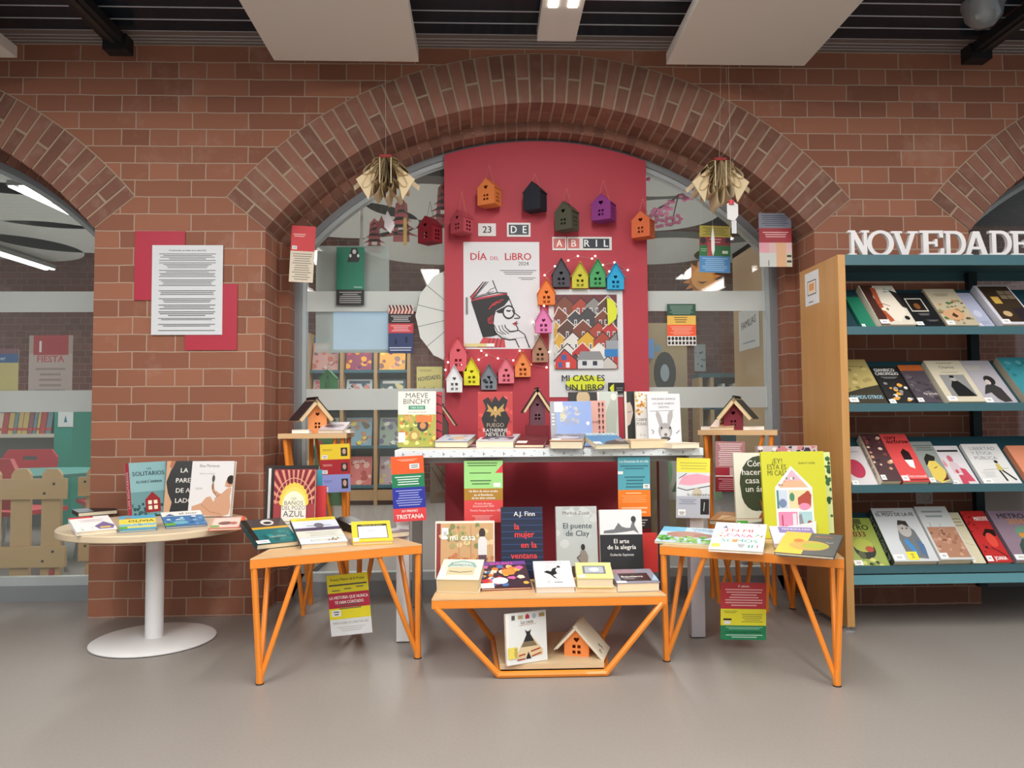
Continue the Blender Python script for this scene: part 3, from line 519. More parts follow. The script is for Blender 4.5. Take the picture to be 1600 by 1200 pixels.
# desk
stand('"Tara Road" novel, cream above a colourful toy picture, standing on the desk',622,681,613,3.3,TD,[('r',0,0,100,100,'#a8a848'),('b',2,2,98,60,60,['#d8c850','#c87838','#7c9848','#e8e088','#687c3c','#d0a060'],8),('e',66,38,15,11,'#3c3430'),('e',66,38,8,6,'#c88850'),('r',48,44,90,56,'#d8783c'),('e',44,20,14,10,'#b09048'),('e',44,20,8,6,'#d8c880'),('r',0,58,100,100,'#ece6da'),('t','MAEVE',50,88,9.5,'#3c4440',78,0),('t','BINCHY',50,77,9.5,'#3c4440',78,0),('r',28,67,72,74,'#2c8468'),('t','TARA ROAD',50,68.5,4,'#c8ecdc',36,1),('t','Una casa en Irlanda',50,61,3,'#888',60,0),('r',2,8,20,26,W)],'#e6e0d2',t=.02,tilt=83,group='books standing on the desk')
stand('red and black patterned book half hidden behind the Tara Road novel',672,691,614,3.36,TD,[('r',0,0,100,100,'#b42c3c')]+[('l',[20,6+i*16,60,14+i*16,96,10+i*16],'#241418',9) for i in range(6)],'#b42c3c',t=.03,tilt=84,group='books standing on the desk')
stand('"El fuego" novel with a gold bird on black and red, standing on the desk',747,801,614,3.3,TD,[('r',0,0,100,100,'#b43434'),('b',0,20,100,100,30,['#cc4c48','#982828','#d86058'],8),('p',[22,0,20,30,10,50,24,70,14,84,30,90,40,80,50,92,60,82,72,92,86,84,78,66,92,50,80,30,84,0],'#121010'),('p',[50,62,38,70,26,78,30,68,24,64,38,62,36,54,46,58,50,50,56,58,66,54,64,62,78,64,72,70,76,78,62,70],'#b08c4c'),('e',50,68,5,5,'#c8a45c'),('t','EL',50,45,4,'#a08c80',20,0),('t','FUEGO',50,35,7,'#b09c8c',60,0),('t','KATHERINE',50,26,6,'#d8d0cc',74,1),('t','NEVILLE',50,18,7,'#d8d0cc',74,1)],'#7c1c20',t=.034,tilt=84,group='books standing on the desk')
stand('book with a blonde woman photographed against black, behind the blue book on the desk',889,933,614,3.42,TD,[('r',0,0,100,100,'#1c1a18'),('e',52,88,24,16,'#c4ac84'),('r',36,40,68,84,'#d0b898')],'#1c1a18',t=.02,tilt=84,group='books standing on the desk')
stand('white book with a pale leaning figure, behind the pink one on the desk',934,966,613,3.44,TD,[('r',0,0,100,100,'#c4ccc4'),('p',[30,0,40,60,70,90,90,100,96,60,80,0],'#b0b8ac'),('e',80,90,14,7,'#e4e4dc'),('r',0,0,8,100,'#f0ece4')],'#ccd0c8',t=.02,tilt=84,group='books standing on the desk')
stand('pink book with rows of tiny drawn figures, standing behind the blue book on the desk',921,947,627,3.36,TD,[('r',0,0,100,100,'#d8a498')]+[('e',60+j*22,14+i*13,6,4,'#5c2c2c') for i in range(7) for j in (0,1)]+[('r',56+j*22,8+i*13,64+j*22,11+i*13,'#8c4444') for i in range(7) for j in (0,1)]+[('t','NUBES',40,50,4,'#8c4c48')],'#d8a498',t=.015,tilt=84,group='books standing on the desk')
stand('dark book with half a face looking out, standing on the desk',976,996,613,3.40,TD,[('r',0,0,18,100,'#d8d0c4'),('r',18,0,100,100,'#141414'),('p',[18,34,40,38,58,52,66,60,58,72,44,80,18,78],'#c4b0a4'),('l',[24,60,50,62],'#1c1414',4)],'#141414',t=.022,tilt=84,group='books standing on the desk')
stand('white book with orange brush strokes, half hidden behind the rabbit cover on the desk',993,1045,613,3.37,TD,[('r',0,0,100,100,'#e6e4e0'),('b',0,56,46,100,30,['#d8a040','#c07828','#e8c070'],6),('t','CARMEN',22,44,5.5,'#444',40,0),('t','POSADAS',24,36,5.5,'#444',44,0),('t','El te',20,16,4.5,'#aaa',34,0)],'#e4dccc',t=.02,tilt=84,group='books standing on the desk')
stand('white novel with a large rabbit head, standing on the desk',1012,1063,617,3.28,TD,[('r',0,0,100,100,'#dcdce2'),('t','MALENKA RAMOS',50,88,4,'#555',80,1),('t','LO QUE HABITA',50,79,4,'#555',68,1),('t','DENTRO',50,72,3.6,'#555',36,1),('l',[6,66,80,67],'#444',1),('p',[34,36,24,58,26,66,34,64,40,56,46,38],'#a8a4a4'),('p',[58,38,60,58,68,68,76,66,76,56,66,36],'#a8a4a4'),('e',51,27,21,16,'#a09c9c'),('e',51,22,14,10,'#c4c0c0'),('e',40,33,3,2.4,'#1a1a1a'),('e',66,33,3,2.4,'#1a1a1a'),('e',52,20,5,3,'#6c6464'),('e',51,12,15,4,'#484444'),('l',[10,30,16,26,12,22],'#666',2),('l',[84,22,94,28],'#666',2)],'#dcdce2',t=.024,tilt=83,group='books standing on the desk')
flat('novel with a beach scene on its cover, lying on the desk',679,700,731,700,TD,.17,.026,[('r',0,0,100,100,'#d4dce8'),('b',10,20,90,90,20,['#e8d4b8','#68a0d8','#f0f0ec','#c8a888'],12),('e',60,50,18,24,'#e0c8a8')],'#3c3434',tilt=9,group='books lying on the desk')
flat('lilac-white novel showing a dog on a sofa, lying in front of "El fuego"',744,700,803,700,TD,.17,.028,[('r',0,0,100,100,'#d4d4e0'),('r',8,22,92,62,'#584c60'),('e',54,34,26,14,'#c8c4cc'),('e',48,36,7,8,'#3c3438'),('t','CONSUELO FINO',50,80,8,'#8a8a98',80),('r',2,4,28,22,W)],'#ccccd8',tilt=9,group='books lying on the desk')
flat('small maroon hardback lying in front of the maroon paper house on the desk',804,700,850,700,TD,.16,.014,[('r',0,0,100,100,'#6c1c28'),('r',2,14,38,40,W),('n',40,80,50,70,2,'#8c4450')],'#6c1c28',tilt=12,group='books lying on the desk')
flat('novel with a grey photograph, lying in front of the blue book on the desk',859,702,911,702,TD,.15,.032,[('r',0,0,100,100,'#8c8890'),('e',50,50,34,18,'#c4c0c8'),('r',0,0,100,18,'#e0a878'),('r',4,14,32,32,W),('b',10,60,90,95,12,['#605c68','#a8a4ac'],10)],'#4c4448',tilt=10,group='books lying on the desk')
flat('novel with a blue sky and a dark slope on its cover, lying on the desk',931,702,984,701,TD,.17,.018,[('r',0,0,100,100,'#4888b8'),('r',0,80,100,100,'#c8dce4'),('t','LA MUJER QUE',50,84,9,'#444c50',80),('p',[24,0,100,0,100,22,84,40,70,36,40,24],'#4a4440'),('e',86,34,12,14,'#94908c'),('r',0,4,22,24,W)],'#e0d8c0',tilt=14,group='books lying on the desk')
book('thick closed paperback, pages forward, lying in front of the orange-stroked book on the desk',G(986,701,TD),G(1044,700,TD),TD,.14,.034,0,'#e0c8a4',pagec='#e6d0ac',group='books lying on the desk')
book('closed cream paperback at the right end of the desk',G(1050,701,TD),G(1094,700,TD),TD,.12,.02,0,'#ecdcc4',pagec='#f0e4cc',group='books lying on the desk')
# right orange table
stand('tree-house picture book with a big dark tree, standing on the right orange table',1149,1213,708,3.08,TL,[('r',0,0,100,100,'#e6e4d4'),('e',62,60,50,36,'#3c4434'),('e',50,50,36,26,'#434c3a'),('p',[58,40,64,24,52,14,100,14,100,40,88,30,84,42,78,28,72,44,70,30],'#b0643c'),('r',0,14,100,15,'#c8a888'),('t','Cómo',58,82,8,W,50,1),('t','hacer una',60,71,8,W,84,1),('t','casa en',56,60,8,W,64,1),('t','un árbol',60,49,8,W,76,1),('r',0,0,26,12,'#5cb848'),('r',2,2,8,10,W),('e',76,12,16,5,'#a05434')],'#e6e4d4',t=.014,tilt=84,group='books on the right orange table')
stand('thin picture book with a leafy green edge, standing just behind the lime yellow one',1205,1300,707,2.97,TL,[('r',0,0,100,100,'#dce8a0'),('b',90,5,100,95,20,['#3c6c40','#2c5434'],5)],'#d8e498',t=.01,tilt=86,group='books on the right orange table')
stand('lime yellow picture book with a cutaway house, standing on the right orange table',1193,1292,706,2.86,TL,[('r',0,0,100,100,'#cccc34'),('t','¡EY!',25,86,6,'#55561c',16,1),('t','ESTA ES',24,79,6,'#55561c',30,1),('t','MI CASA',25,72,6,'#55561c',32,1),('t','BLANCA Y OLIVER',72,85,2.6,'#77782c',26,1),('p',[19,0,19,58,46,83,78,58,78,0],W),('p',[26,58,47,79,72,58],'#e8b4c4'),('p',[26,58,34,66,62,66,72,58],'#e8b490'),('r',21,34,38,55,'#c8d4e4'),('r',40,34,75,55,'#f0d4a4'),('r',22,10,52,30,'#e48cb0'),('r',54,10,75,30,'#a8ccd0'),('p',[54,38,74,36,76,50,66,52,54,46],'#b04c3c'),('e',70,50,4,4,'#b04c3c'),('e',64,36,9,4,'#e890b0'),('e',45,47,4,5,'#4c8c6c'),('r',21,34,24,55,'#4c8c84'),('e',30,40,6,5,'#7888a8'),('l',[28,26,28,12,34,14],'#a82c50',1.5),('r',44,12,50,28,'#d8d8e0'),('p',[54,12,54,26,58,28,62,12],'#8c8c94'),('e',70,15,4,5,'#a04c3c'),('b',24,60,66,70,8,['#c86c8c','#6c9c74','#f0f0f0'],2.5),('e',19,8,2,3,'#333')],'#c4c430',t=.012,tilt=84,group='books on the right orange table')
stand('stack of glossy magazines standing behind the two big picture books',1184,1277,697,3.18,TL,[('r',0,0,100,100,'#c8b8b8'),('b',2,80,98,100,40,['#5c2434','#2c2c4c','#c87c80','#e8e4e4','#402030'],6)],'#b8a8a8',t=.03,tilt=86,group='books on the right orange table')
flat('wide picture book with an animal in green grass, on the right orange table',1023,849,1119,855,TL,.16,.008,[('r',0,0,100,100,'#c4dcec'),('r',0,70,40,100,'#7cc0e0'),('e',46,52,34,20,'#b88c7c'),('e',74,48,16,14,'#a87c74'),('b',0,4,100,40,50,['#5ca83c','#84b85c','#3c8c3c','#a8c888'],7),('t','A DONDE VAMOS',72,86,6,'#3c4c7c',44),('t','A LA LLUVIA',72,76,6,'#3c4c7c',40)],'#d8e8d4',tilt=12,group='books on the right orange table')
flat('white picture book with coloured block letters, lying on the right orange table',1107,862,1192,867,TL,.235,.01,[('r',0,0,100,100,'#f2f0f0'),('t','EN MI',50,66,11,'#d85058',56,2),('t','CASA',52,47,11,'#e0507c',56,2),('t','SOMOS',54,28,11,'#3ca08c',76,2),('r',40,28,50,38,'#e88838'),('p',[16,78,22,90,26,78],'#3c4c7c'),('b',20,84,90,94,14,['#e8a048','#d86870','#c8b8a8'],2.5),('r',4,8,20,20,'#ecd848'),('n',52,66,10,22,3,'#556'),('r',72,10,75,20,'#3ca08c'),('r',78,10,81,20,'#3ca08c'),('r',88,10,90,20,'#d85058'),('b',8,40,30,70,10,['#e88838','#7cb4c8','#d85058','#e8c848'],3),('b',82,40,96,60,6,['#e88838','#3ca08c'],3)],'#f0eeee',tilt=15,group='books on the right orange table')
book('small tan picture book lying under the yellow and grey album',G(1214,870,TL),G(1288,874,TL),TL,.2,.008,0,'#c8ac80',group='books on the right orange table')
book('yellow and dark grey landscape album lying at the right end of the right orange table',G(1210,868,TL+.008),G(1303,876,TL+.008),TL+.009,.2,.01,12,'#4c5054',[('r',0,0,100,100,'#585c60'),('r',0,0,46,100,'#e8c048'),('e',52,40,34,22,'#c8a458'),('e',62,40,22,14,'#a8b048'),('e',30,60,9,8,'#d87c3c'),('t','Mientras',70,80,7,'#c87060',30),('l',[78,60,84,56,90,60],W,1)],group='books on the right orange table')
flat('orange-brown picture book lying at the back of the right orange table',1108,820,1166,824,TL,.15,.02,[('r',0,0,100,100,'#c08444'),('r',20,10,90,60,'#e8c48c'),('l',[30,10,70,90],'#8c5424',3)],'#8c5828',tilt=8,group='books on the right orange table')
flat('dark picture book with concentric white arcs, lying on the right orange table',1150,832,1215,836,TL,.17,.012,[('r',0,0,100,100,'#3c3834'),('l',sum([[50-math.cos(pi*i/14)*40,10+math.sin(pi*i/14)*44] for i in range(15)],[]),'#b0aca4',2),('l',sum([[50-math.cos(pi*i/14)*30,10+math.sin(pi*i/14)*32] for i in range(15)],[]),'#b0aca4',2),('e',46,20,7,14,'#dcdce4'),('t','LA ENREDADA',50,72,12,'#d8d4cc',76),('p',[78,100,100,100,100,50,90,60],'#6c7c4c')],'#3c3834',tilt=12,group='books on the right orange table')
flat('white picture book with pencil drawings, leaning at the foot of the lime yellow book',1216,845,1276,848,TL,.17,.02,[('r',0,0,100,100,'#d8d4d4')]+[('l',[8,20+i*14,40,28+i*14,70,18+i*14,94,30+i*14],'#888490',1) for i in range(6)]+[('e',40,70,14,12,'#b8b4bc')],'#d0cccc',tilt=20,group='books on the right orange table')
flat('white picture book with a purple title band, lying in front of the lime yellow book',1210,856,1280,858,TL+.012,.16,.014,[('r',0,0,100,100,'#e0dce4'),('r',20,62,100,96,'#8474b4'),('t','MASI BUSCA CASA',62,80,9,W,66),('r',0,70,18,96,'#f0eef4')],'#e0dce4',tilt=14,group='books on the right orange table')
# small tables
for (ax,ay,bx,by,h_,t_,c_,lb) in ((456,679,484,679,.12,.016,'#f0ece8','thin white book lying at the left rim of the tall left side table'),(519,679,548,679,.12,.016,'#ece8e4','thin white book lying at the right rim of the tall left side table')):
    a=P(ax,ay,3.46); b=P(bx,by,3.46); book(lb,(a.x,3.46),(b.x,3.46),TT,h_,t_,0,c_,pagec='#f4f0e6',group='books on the tall left side table')
a=P(497,681,3.43); b=P(537,681,3.43); book('lilac book lying in front of the orange paper house on the tall left side table',(a.x,3.43),(b.x,3.43),TT,.17,.014,12,'#d4c4cc',[('r',0,0,100,100,'#dccfd6'),('e',45,50,34,20,'#6c5c64'),('e',70,56,18,14,'#a88890')],group='books on the tall left side table')
a=P(1097,668,3.54); b=P(1128,670,3.50); book('thin white book lying at the left rim of the tall right side table',(a.x,3.56),(b.x,3.52),TT,.1,.016,0,'#f0ece8',pagec='#f4f0e6',group='books on the tall right side table')
a=P(1160,676,3.46); b=P(1194,676,3.44); book('thin white book lying at the right rim of the tall right side table',(a.x,3.45),(b.x,3.43),TT,.09,.016,0,'#f0ece8',pagec='#f4f0e6',group='books on the tall right side table')
a=P(1110,677,3.49); b=P(1147,678,3.44); book('salmon book with a red figure, lying in front of the maroon paper house',(a.x,3.49),(b.x,3.44),TT,.17,.014,14,'#dcb08c',[('r',0,0,100,100,'#dcae88'),('p',[30,40,50,60,80,50,60,44,76,30,50,36,40,24],'#b04030')],group='books on the tall right side table')
# ---------- paper houses ----------
HEART=[(0,-.0075),(.0065,-.0005),(.0068,.003),(.004,.0052),(.0012,.0042),(0,.002),(-.0012,.0042),(-.004,.0052),(-.0068,.003),(-.0065,-.0005)]
def sq(x,z,s): return [(x-s,z-s),(x+s,z-s),(x+s,z+s),(x-s,z+s)]
HM={}
def house_mesh(w,hw,hp,d,c,front=True,sidewin=False,eave=.012,s=1.0,roof=True):
    k=(w,hw,hp,d,c,front,sidewin,eave,s,roof)
    if k in HM: return HM[k]
    m=mat(c,.75,var=.03,nscale=90); t=.0018
    def wins(cz,n=2,g=.0065,q=.0038,cx=0): return [sq(cx+(i-.5)*2*g*s*.92,cz+(j-(n-1)/2)*2*g*s,q*s) for i in (0,1) for j in range(n)]
    face=[(-w/2,0),(w/2,0),(w/2,hw),(0,hp),(-w/2,hw)]
    b=MB(); holes=wins(hw*.42)+[[(x*min(s,1.3)*w/.08,z*min(s,1.3)*w/.08+hw*1.0+.002) for x,z in HEART]] if front else []
    b.prism(face,0,t,m,holes,axis='y'); b.prism(face,d-t,d,m,axis='y')
    for sx in (-1,1):
        hs=[sq(d*.5+(i-.5)*.013*s,hw*.45+(j-1)*.013*s,.0038*s) for i in (0,1) for j in range(3)] if sidewin else []
        b.prism([(t,0),(d-t,0),(d-t,hw),(t,hw)],sx*w/2-(t if sx>0 else 0),sx*w/2+(t if sx<0 else 0),m,hs,axis='x')
    b.box(-w/2+t,w/2-t,t,d-t,0,t,m)
    r=None
    if roof:
        r=MB()
        for sx in (-1,1):
            ov=.10; x1=sx*(w/2*(1+ov)); z1=hw-(hp-hw)*ov
            r.add([(x,y,z) for y in (-eave,d+.002) for x,z in ((0,hp+.001),(x1,z1),(x1,z1+t*1.5),(0,hp+.001+t*1.8))],[(0,1,2,3),(7,6,5,4),(0,4,5,1),(1,5,6,2),(2,6,7,3),(3,7,4,0)],m)
    HM[k]=(b,r); return HM[k]
def house(label,loc,w,hw,hp,d,c,rot=0,front=True,sidewin=False,eave=.012,s=1.0,roof=True,group=None,string=None,tilt=0):
    b,r=house_mesh(w,hw,hp,d,c,front,sidewin,eave,s,roof)
    o=empty('paper_house',label,'paper house',loc,group); o.rotation_euler=(0,tilt,rot)
    b.build('walls',o)
    if r: r.build('roof',o)
    if string:
        q=MB(); q.path([(-w*.32,d*.5,hw+(hp-hw)*.3),(string[0],string[2] if len(string)>2 else 0,string[1]),(w*.32,d*.5,hw+(hp-hw)*.3)],.0011,string[3] if len(string)>3 else '#b8685c',5); q.build('string',o)
    return o
YP=YG-.045   # face of the red panel
RP=mat('#b23645',.6); 
mb=MB(); xL,xR=-.200,.838; pts=[(xL,.1)]
def ztop(x): return AZ+math.sqrt((R2-.02)**2-(x-CX)**2)
pts=[(xR,.1)]+[(xR-(xR-xL)*i/24,ztop(xR-(xR-xL)*i/24)) for i in range(25)]+[(xL,.1)]
mb.prism(pts,YP,YP+.012,RP,axis='y'); tag(mb.build('display_panel'),'tall red display panel with an arched top filling the middle of the big window','display panel')
# row houses: (x0,x1,ytip,yeave,ybase,colour,what)
rows=[(708-6,730,526,548,580,'#d8606c','rose paper house, leftmost above the white one'),
(697,723,571,592,613,'#e6e8ea','white paper house at the lower left of the red panel'),
(724,750,560,581,602,'#e2dc30','yellow paper house beside the white one under the library-day poster'),
(751,777,569,590,609,'#7c848c','grey paper house with dark smudges in the lower row'),
(778,804,558,579,599,'#e07888','pink paper house between the grey and the orange one in the lower row'),
(804,830,549,570,589,'#e88a4c','orange paper house in the lower row, under the right corner of the library-day poster'),
(831,857,525,546,566,'#a87c64','brown paper house between the two posters'),
(836,863,480,501,520,'#dc7cb0','magenta-pink paper house overlapping the left edge of the town poster'),
(840,868,436,457,476,'#e8803c','orange paper house at the top left corner of the town poster'),
(863,891,404,427,448,'#4c4c54','charcoal paper house above the town poster'),
(893,920,410,431,450,'#c8c040','mustard yellow paper house above the town poster'),
(921,947,405,427,448,'#4ca064','green paper house above the town poster'),
(948,976,411,433,452,'#2ca4d4','bright blue paper house above the right corner of the town poster')]
for x0,x1,yt,ye,yb,c,lb in rows:
    Yh=YP-(.035 if yb!=613 and yb!=520 else .075); a=P(x0,yb,Yh); b=P(x1,yb,Yh); t=P((x0+x1)/2,yt,Yh); e=P(x0,ye,Yh); w_=b.x-a.x
    o=house(lb,((a.x+b.x)/2,Yh,a.z),w_*.94,(e.z-a.z),(t.z-a.z),.033,c,group='paper houses fixed to the red panel',s=1.75)
    if 'smudges' in lb:
        q=MB(); q.X=Matrix(((1,0,0,-w_*.47),(0,0,-1,-.0005),(0,1,0,0),(0,0,0,1))); art(q,w_*.94,(e.z-a.z),[('p',[10,80,24,92,36,84,30,66,40,50,22,56,14,64],'#26282c'),('p',[50,90,58,96,60,78,54,72],'#26282c'),('p',[62,40,70,44,66,14,50,8,60,22],'#26282c'),('p',[64,62,78,66,72,50],'#26282c')]); q.build('dark_blotches',o)
# hanging houses: (cx, base y, peak y, half-width px, string top y, colour, rot, label)
for cx,yb,yt,hwp,ys,c,rot,fr,lb in ((714,366,328,17,296,'#b44854',.75,1,'dusty red paper house hanging at the left edge of the red panel'),
 (759,322,279,18,254,'#d8783c',.35,1,'orange paper house hanging highest at the left of the red panel'),
 (831,330,284,18,268,'#161a28',.35,0,'navy blue paper house with no windows hanging on the red panel'),
 (880,361,315,18,291,'#4c4c3c',.55,1,'olive green paper house hanging on the red panel'),
 (939,346,303,19,278,'#84307c',.35,1,'purple paper house hanging on the red panel'),
 (1001,373,330,18,307,'#d4683c',.45,1,'orange paper house hanging at the right edge of the red panel'),
 (664,381,338,18,312,'#841424',.6,1,'dark red paper house hanging free to the left of the red panel')):
    Yh=YP-.09 if cx!=664 else YW+.28; b_=P(cx,yb-3,Yh); t=P(cx,yt,Yh); h_=t.z-b_.z; w_=2*hwp/1180*Yh*.84; ts=P(cx,ys,Yh)
    house(lb,(b_.x,Yh,b_.z),w_,h_*.66,h_,w_*.8,c,rot=-(rot*.6+.3),front=bool(fr),sidewin=bool(fr),eave=.0,s=1.45,group='paper houses hanging on strings',string=(0,ts.z-b_.z,w_*.4 if cx!=664 else w_*.4,'#c87868' if cx!=664 else '#5c5450'))
# open-book roofs
def roof_book(label,apex,slope,run,depth,t,cover,rot=0,group='open books used as roofs',art_=None,pc='#e2c79c',run2=None):
    """open book laid spine up: two cover halves with their page blocks"""
    X=Matrix.Translation(apex)@Matrix.Rotation(rot,4,'Z'); o=bpy.data.objects.new('open_book',None); COL.objects.link(o); o.matrix_world=X; tag(o,label,'book',group)
    ca,sa=math.cos(slope),math.sin(slope); cv=MB(); pg=MB()
    for sx in (-1,1):
        L=run/ca if sx<0 else (run2 or run)/ca; ex=Vector((sx*ca,0,-sa)); en=Vector((sx*sa,0,ca))
        def slab(mb_,u0,u1,n0,n1,y0,y1,m): 
            vs=[ex*u+en*n+Vector((0,y,0)) for y in (y0,y1) for n in (n0,n1) for u in (u0,u1)]
            mb_.add(vs,[(0,1,3,2),(4,6,7,5),(0,4,5,1),(2,3,7,6),(0,2,6,4),(1,5,7,3)],m)
        slab(cv,-.004,L+.003,-.003,.001,0,depth,cover)
        slab(pg,.002,L-.004,-t,-.0022,.003,depth-.003,pc)
    cv.box(-.008,.008,0,depth,-.002,.001,cover); cv.build('cover',o); pg.build('page_block',o)
    if art_:
        q=MB(); ex=Vector((ca,0,-sa)); en=Vector((sa,0,ca)); L=(run2 or run)/ca
        q.X=frame((0,0,0),(0,1,0),(-ca,0,sa),(sa,0,ca)); q.X=frame(Vector((ca,0,-sa))*L,(0,1,0),(-ca,0,sa),(sa,0,ca)); art(q,depth,L,art_,.0003); q.build('cover_print',o)
    return o
def house_under(label,cx,ybase,ypeak,xw,Y,base,c,rot=0,**k):
    z0=base; t=P(cx,ypeak,Y); w_=xw/1180*Y; x=P(cx,ybase,Y).x; hp=t.z-z0
    return house(label,(x,Y,z0),w_,hp*.6,hp,w_*.8,c,rot=rot,roof=False,s=1.25,**k)
# 1 tall left
house_under('orange paper house under a dark open book on the tall left side table',496,668,628,28,3.52,TT,'#ee9a5c',rot=.12,group='paper houses with book roofs')
a=P(496,621,3.49); roof_book('open dark brown book roofing the orange paper house on the tall side table',(a.x,3.485,a.z),math.radians(50),.085,.16,.02,'#33262a',rot=.5)
# 2 tall right
house_under('maroon paper house under an open book on the tall right side table',1146,662,628,29,3.46,TT,'#7c2434',rot=-.35,group='paper houses with book roofs')
a=P(1147,619,3.43); roof_book('open dark green book roofing the maroon paper house',(a.x-.005,3.425,a.z),math.radians(50),.085,.16,.02,'#33382e',rot=-.5)
# 3 desk centre, standing on two closed books
xa=P(821,669,3.5).x; xb=P(857,669,3.5).x
book('cream book standing on edge under the plum paper house, on the desk',(xa,3.5),(xb,3.5),TD,.09,.03,89,'#7c1c28',pagec='#e8d4ac',wfix=xb-xa,group='books under the plum paper house')
zb=TD+.091
house_under('plum grey paper house under an open book at the middle of the desk',840,655,612,24,3.5,zb,'#6c4450',group='paper houses with book roofs')
a=P(840,606,3.48); roof_book('open black book with cream pages as the roof of the plum grey paper house',(a.x,3.475,a.z),math.radians(57),.072,.13,.014,'#241c1c')
# 4 half hidden behind Binchy
house_under('dark paper house mostly hidden behind the Tara Road novel',688,690,640,24,3.55,TD,'#5c5048',group='paper houses with book roofs')
a=P(690,631,3.54); roof_book('open dark grey book roof half hidden behind the Tara Road novel',(a.x,3.53,a.z),math.radians(55),.07,.1,.01,'#3a3430')
# 5 lower shelf
o=house('orange paper house on the lower shelf of the low table',(P(901,1040,2.70).x,2.70,.042),.088,.056,.103,.075,'#ee8c48',rot=-.3,roof=False,s=1.5,group='paper houses with book roofs')
a=P(897,975,2.69); a.z=.148; roof_book('open picture book with a green plant print, roofing the lower-shelf orange house',(P(901,1040,2.70).x-.006,2.681,.1485),math.radians(47),.075,.15,.008,'#e2dac6',rot=-.3,run2=.098,art_=[('r',0,0,100,100,'#d8ceba'),('r',40,0,100,100,'#b8ac94'),('b',4,50,34,96,14,['#4c9c48','#2c7c38'],6),('l',[16,60,34,30,60,12],'#38402c',2),('b',20,10,60,34,8,['#3c4434','#5c6c4c'],5)],pc='#e8e0d0')
# blue book leaning on top of the flat grey novel
a=P(861,669,3.2); b=P(926,666,3.2); book('blue book with grey clouds and a white moon, propped up on the desk',(a.x,3.2),(b.x,3.2),TD,.2,.014,72,'#7890c8',[('r',0,0,100,100,'#8098cc'),('r',0,0,14,100,'#8c9098'),('b',28,46,74,90,22,['#a0a4b4','#8c94ac','#b0b4c0'],7),('t','NUBES',24,72,9,'#e0d070',40,2,'c',-pi/2),('e',90,50,4,4,W),('r',10,76,30,98,W),('n',3,10,44,74,4,'#d0d0d8')],group='books lying on the desk')
# ---------- flat panels on the red board ----------
def sheet(name,label,cat,p0,p1,Y,els,c,t=.0012,group=None,rot=0):
    """p0 top-left px, p1 bottom-right px"""
    a=P(*p0,Y); b=P(*p1,Y); w=b.x-a.x; h=a.z-b.z; mb=MB()
    R=Matrix.Translation((a.x+w/2,Y,b.z+h/2))@Matrix.Rotation(rot,4,'Y')@Matrix.Translation((-w/2,0,-h/2))@Matrix(((1,0,0,0),(0,0,-1,0),(0,1,0,0),(0,0,0,1)))
    o=MB(); o.box(0,w,0,h,-t,0,c); art(o,w,h,els,.0002,.5); q=o.build(name); q.matrix_world=R; tag(q,label,cat,group); return q
K='#1c1a1e'; RD='#c03440'
def pc(q):
    # sketch units of the drawing (5.333 per px of a 119 x 168 sheet) to percent
    o=[]
    for i in range(0,len(q),2): o+=[(q[i]/5.333-34)/1.19,(105-q[i+1]/5.333)/1.68]
    return o
PW='#dcdce0'
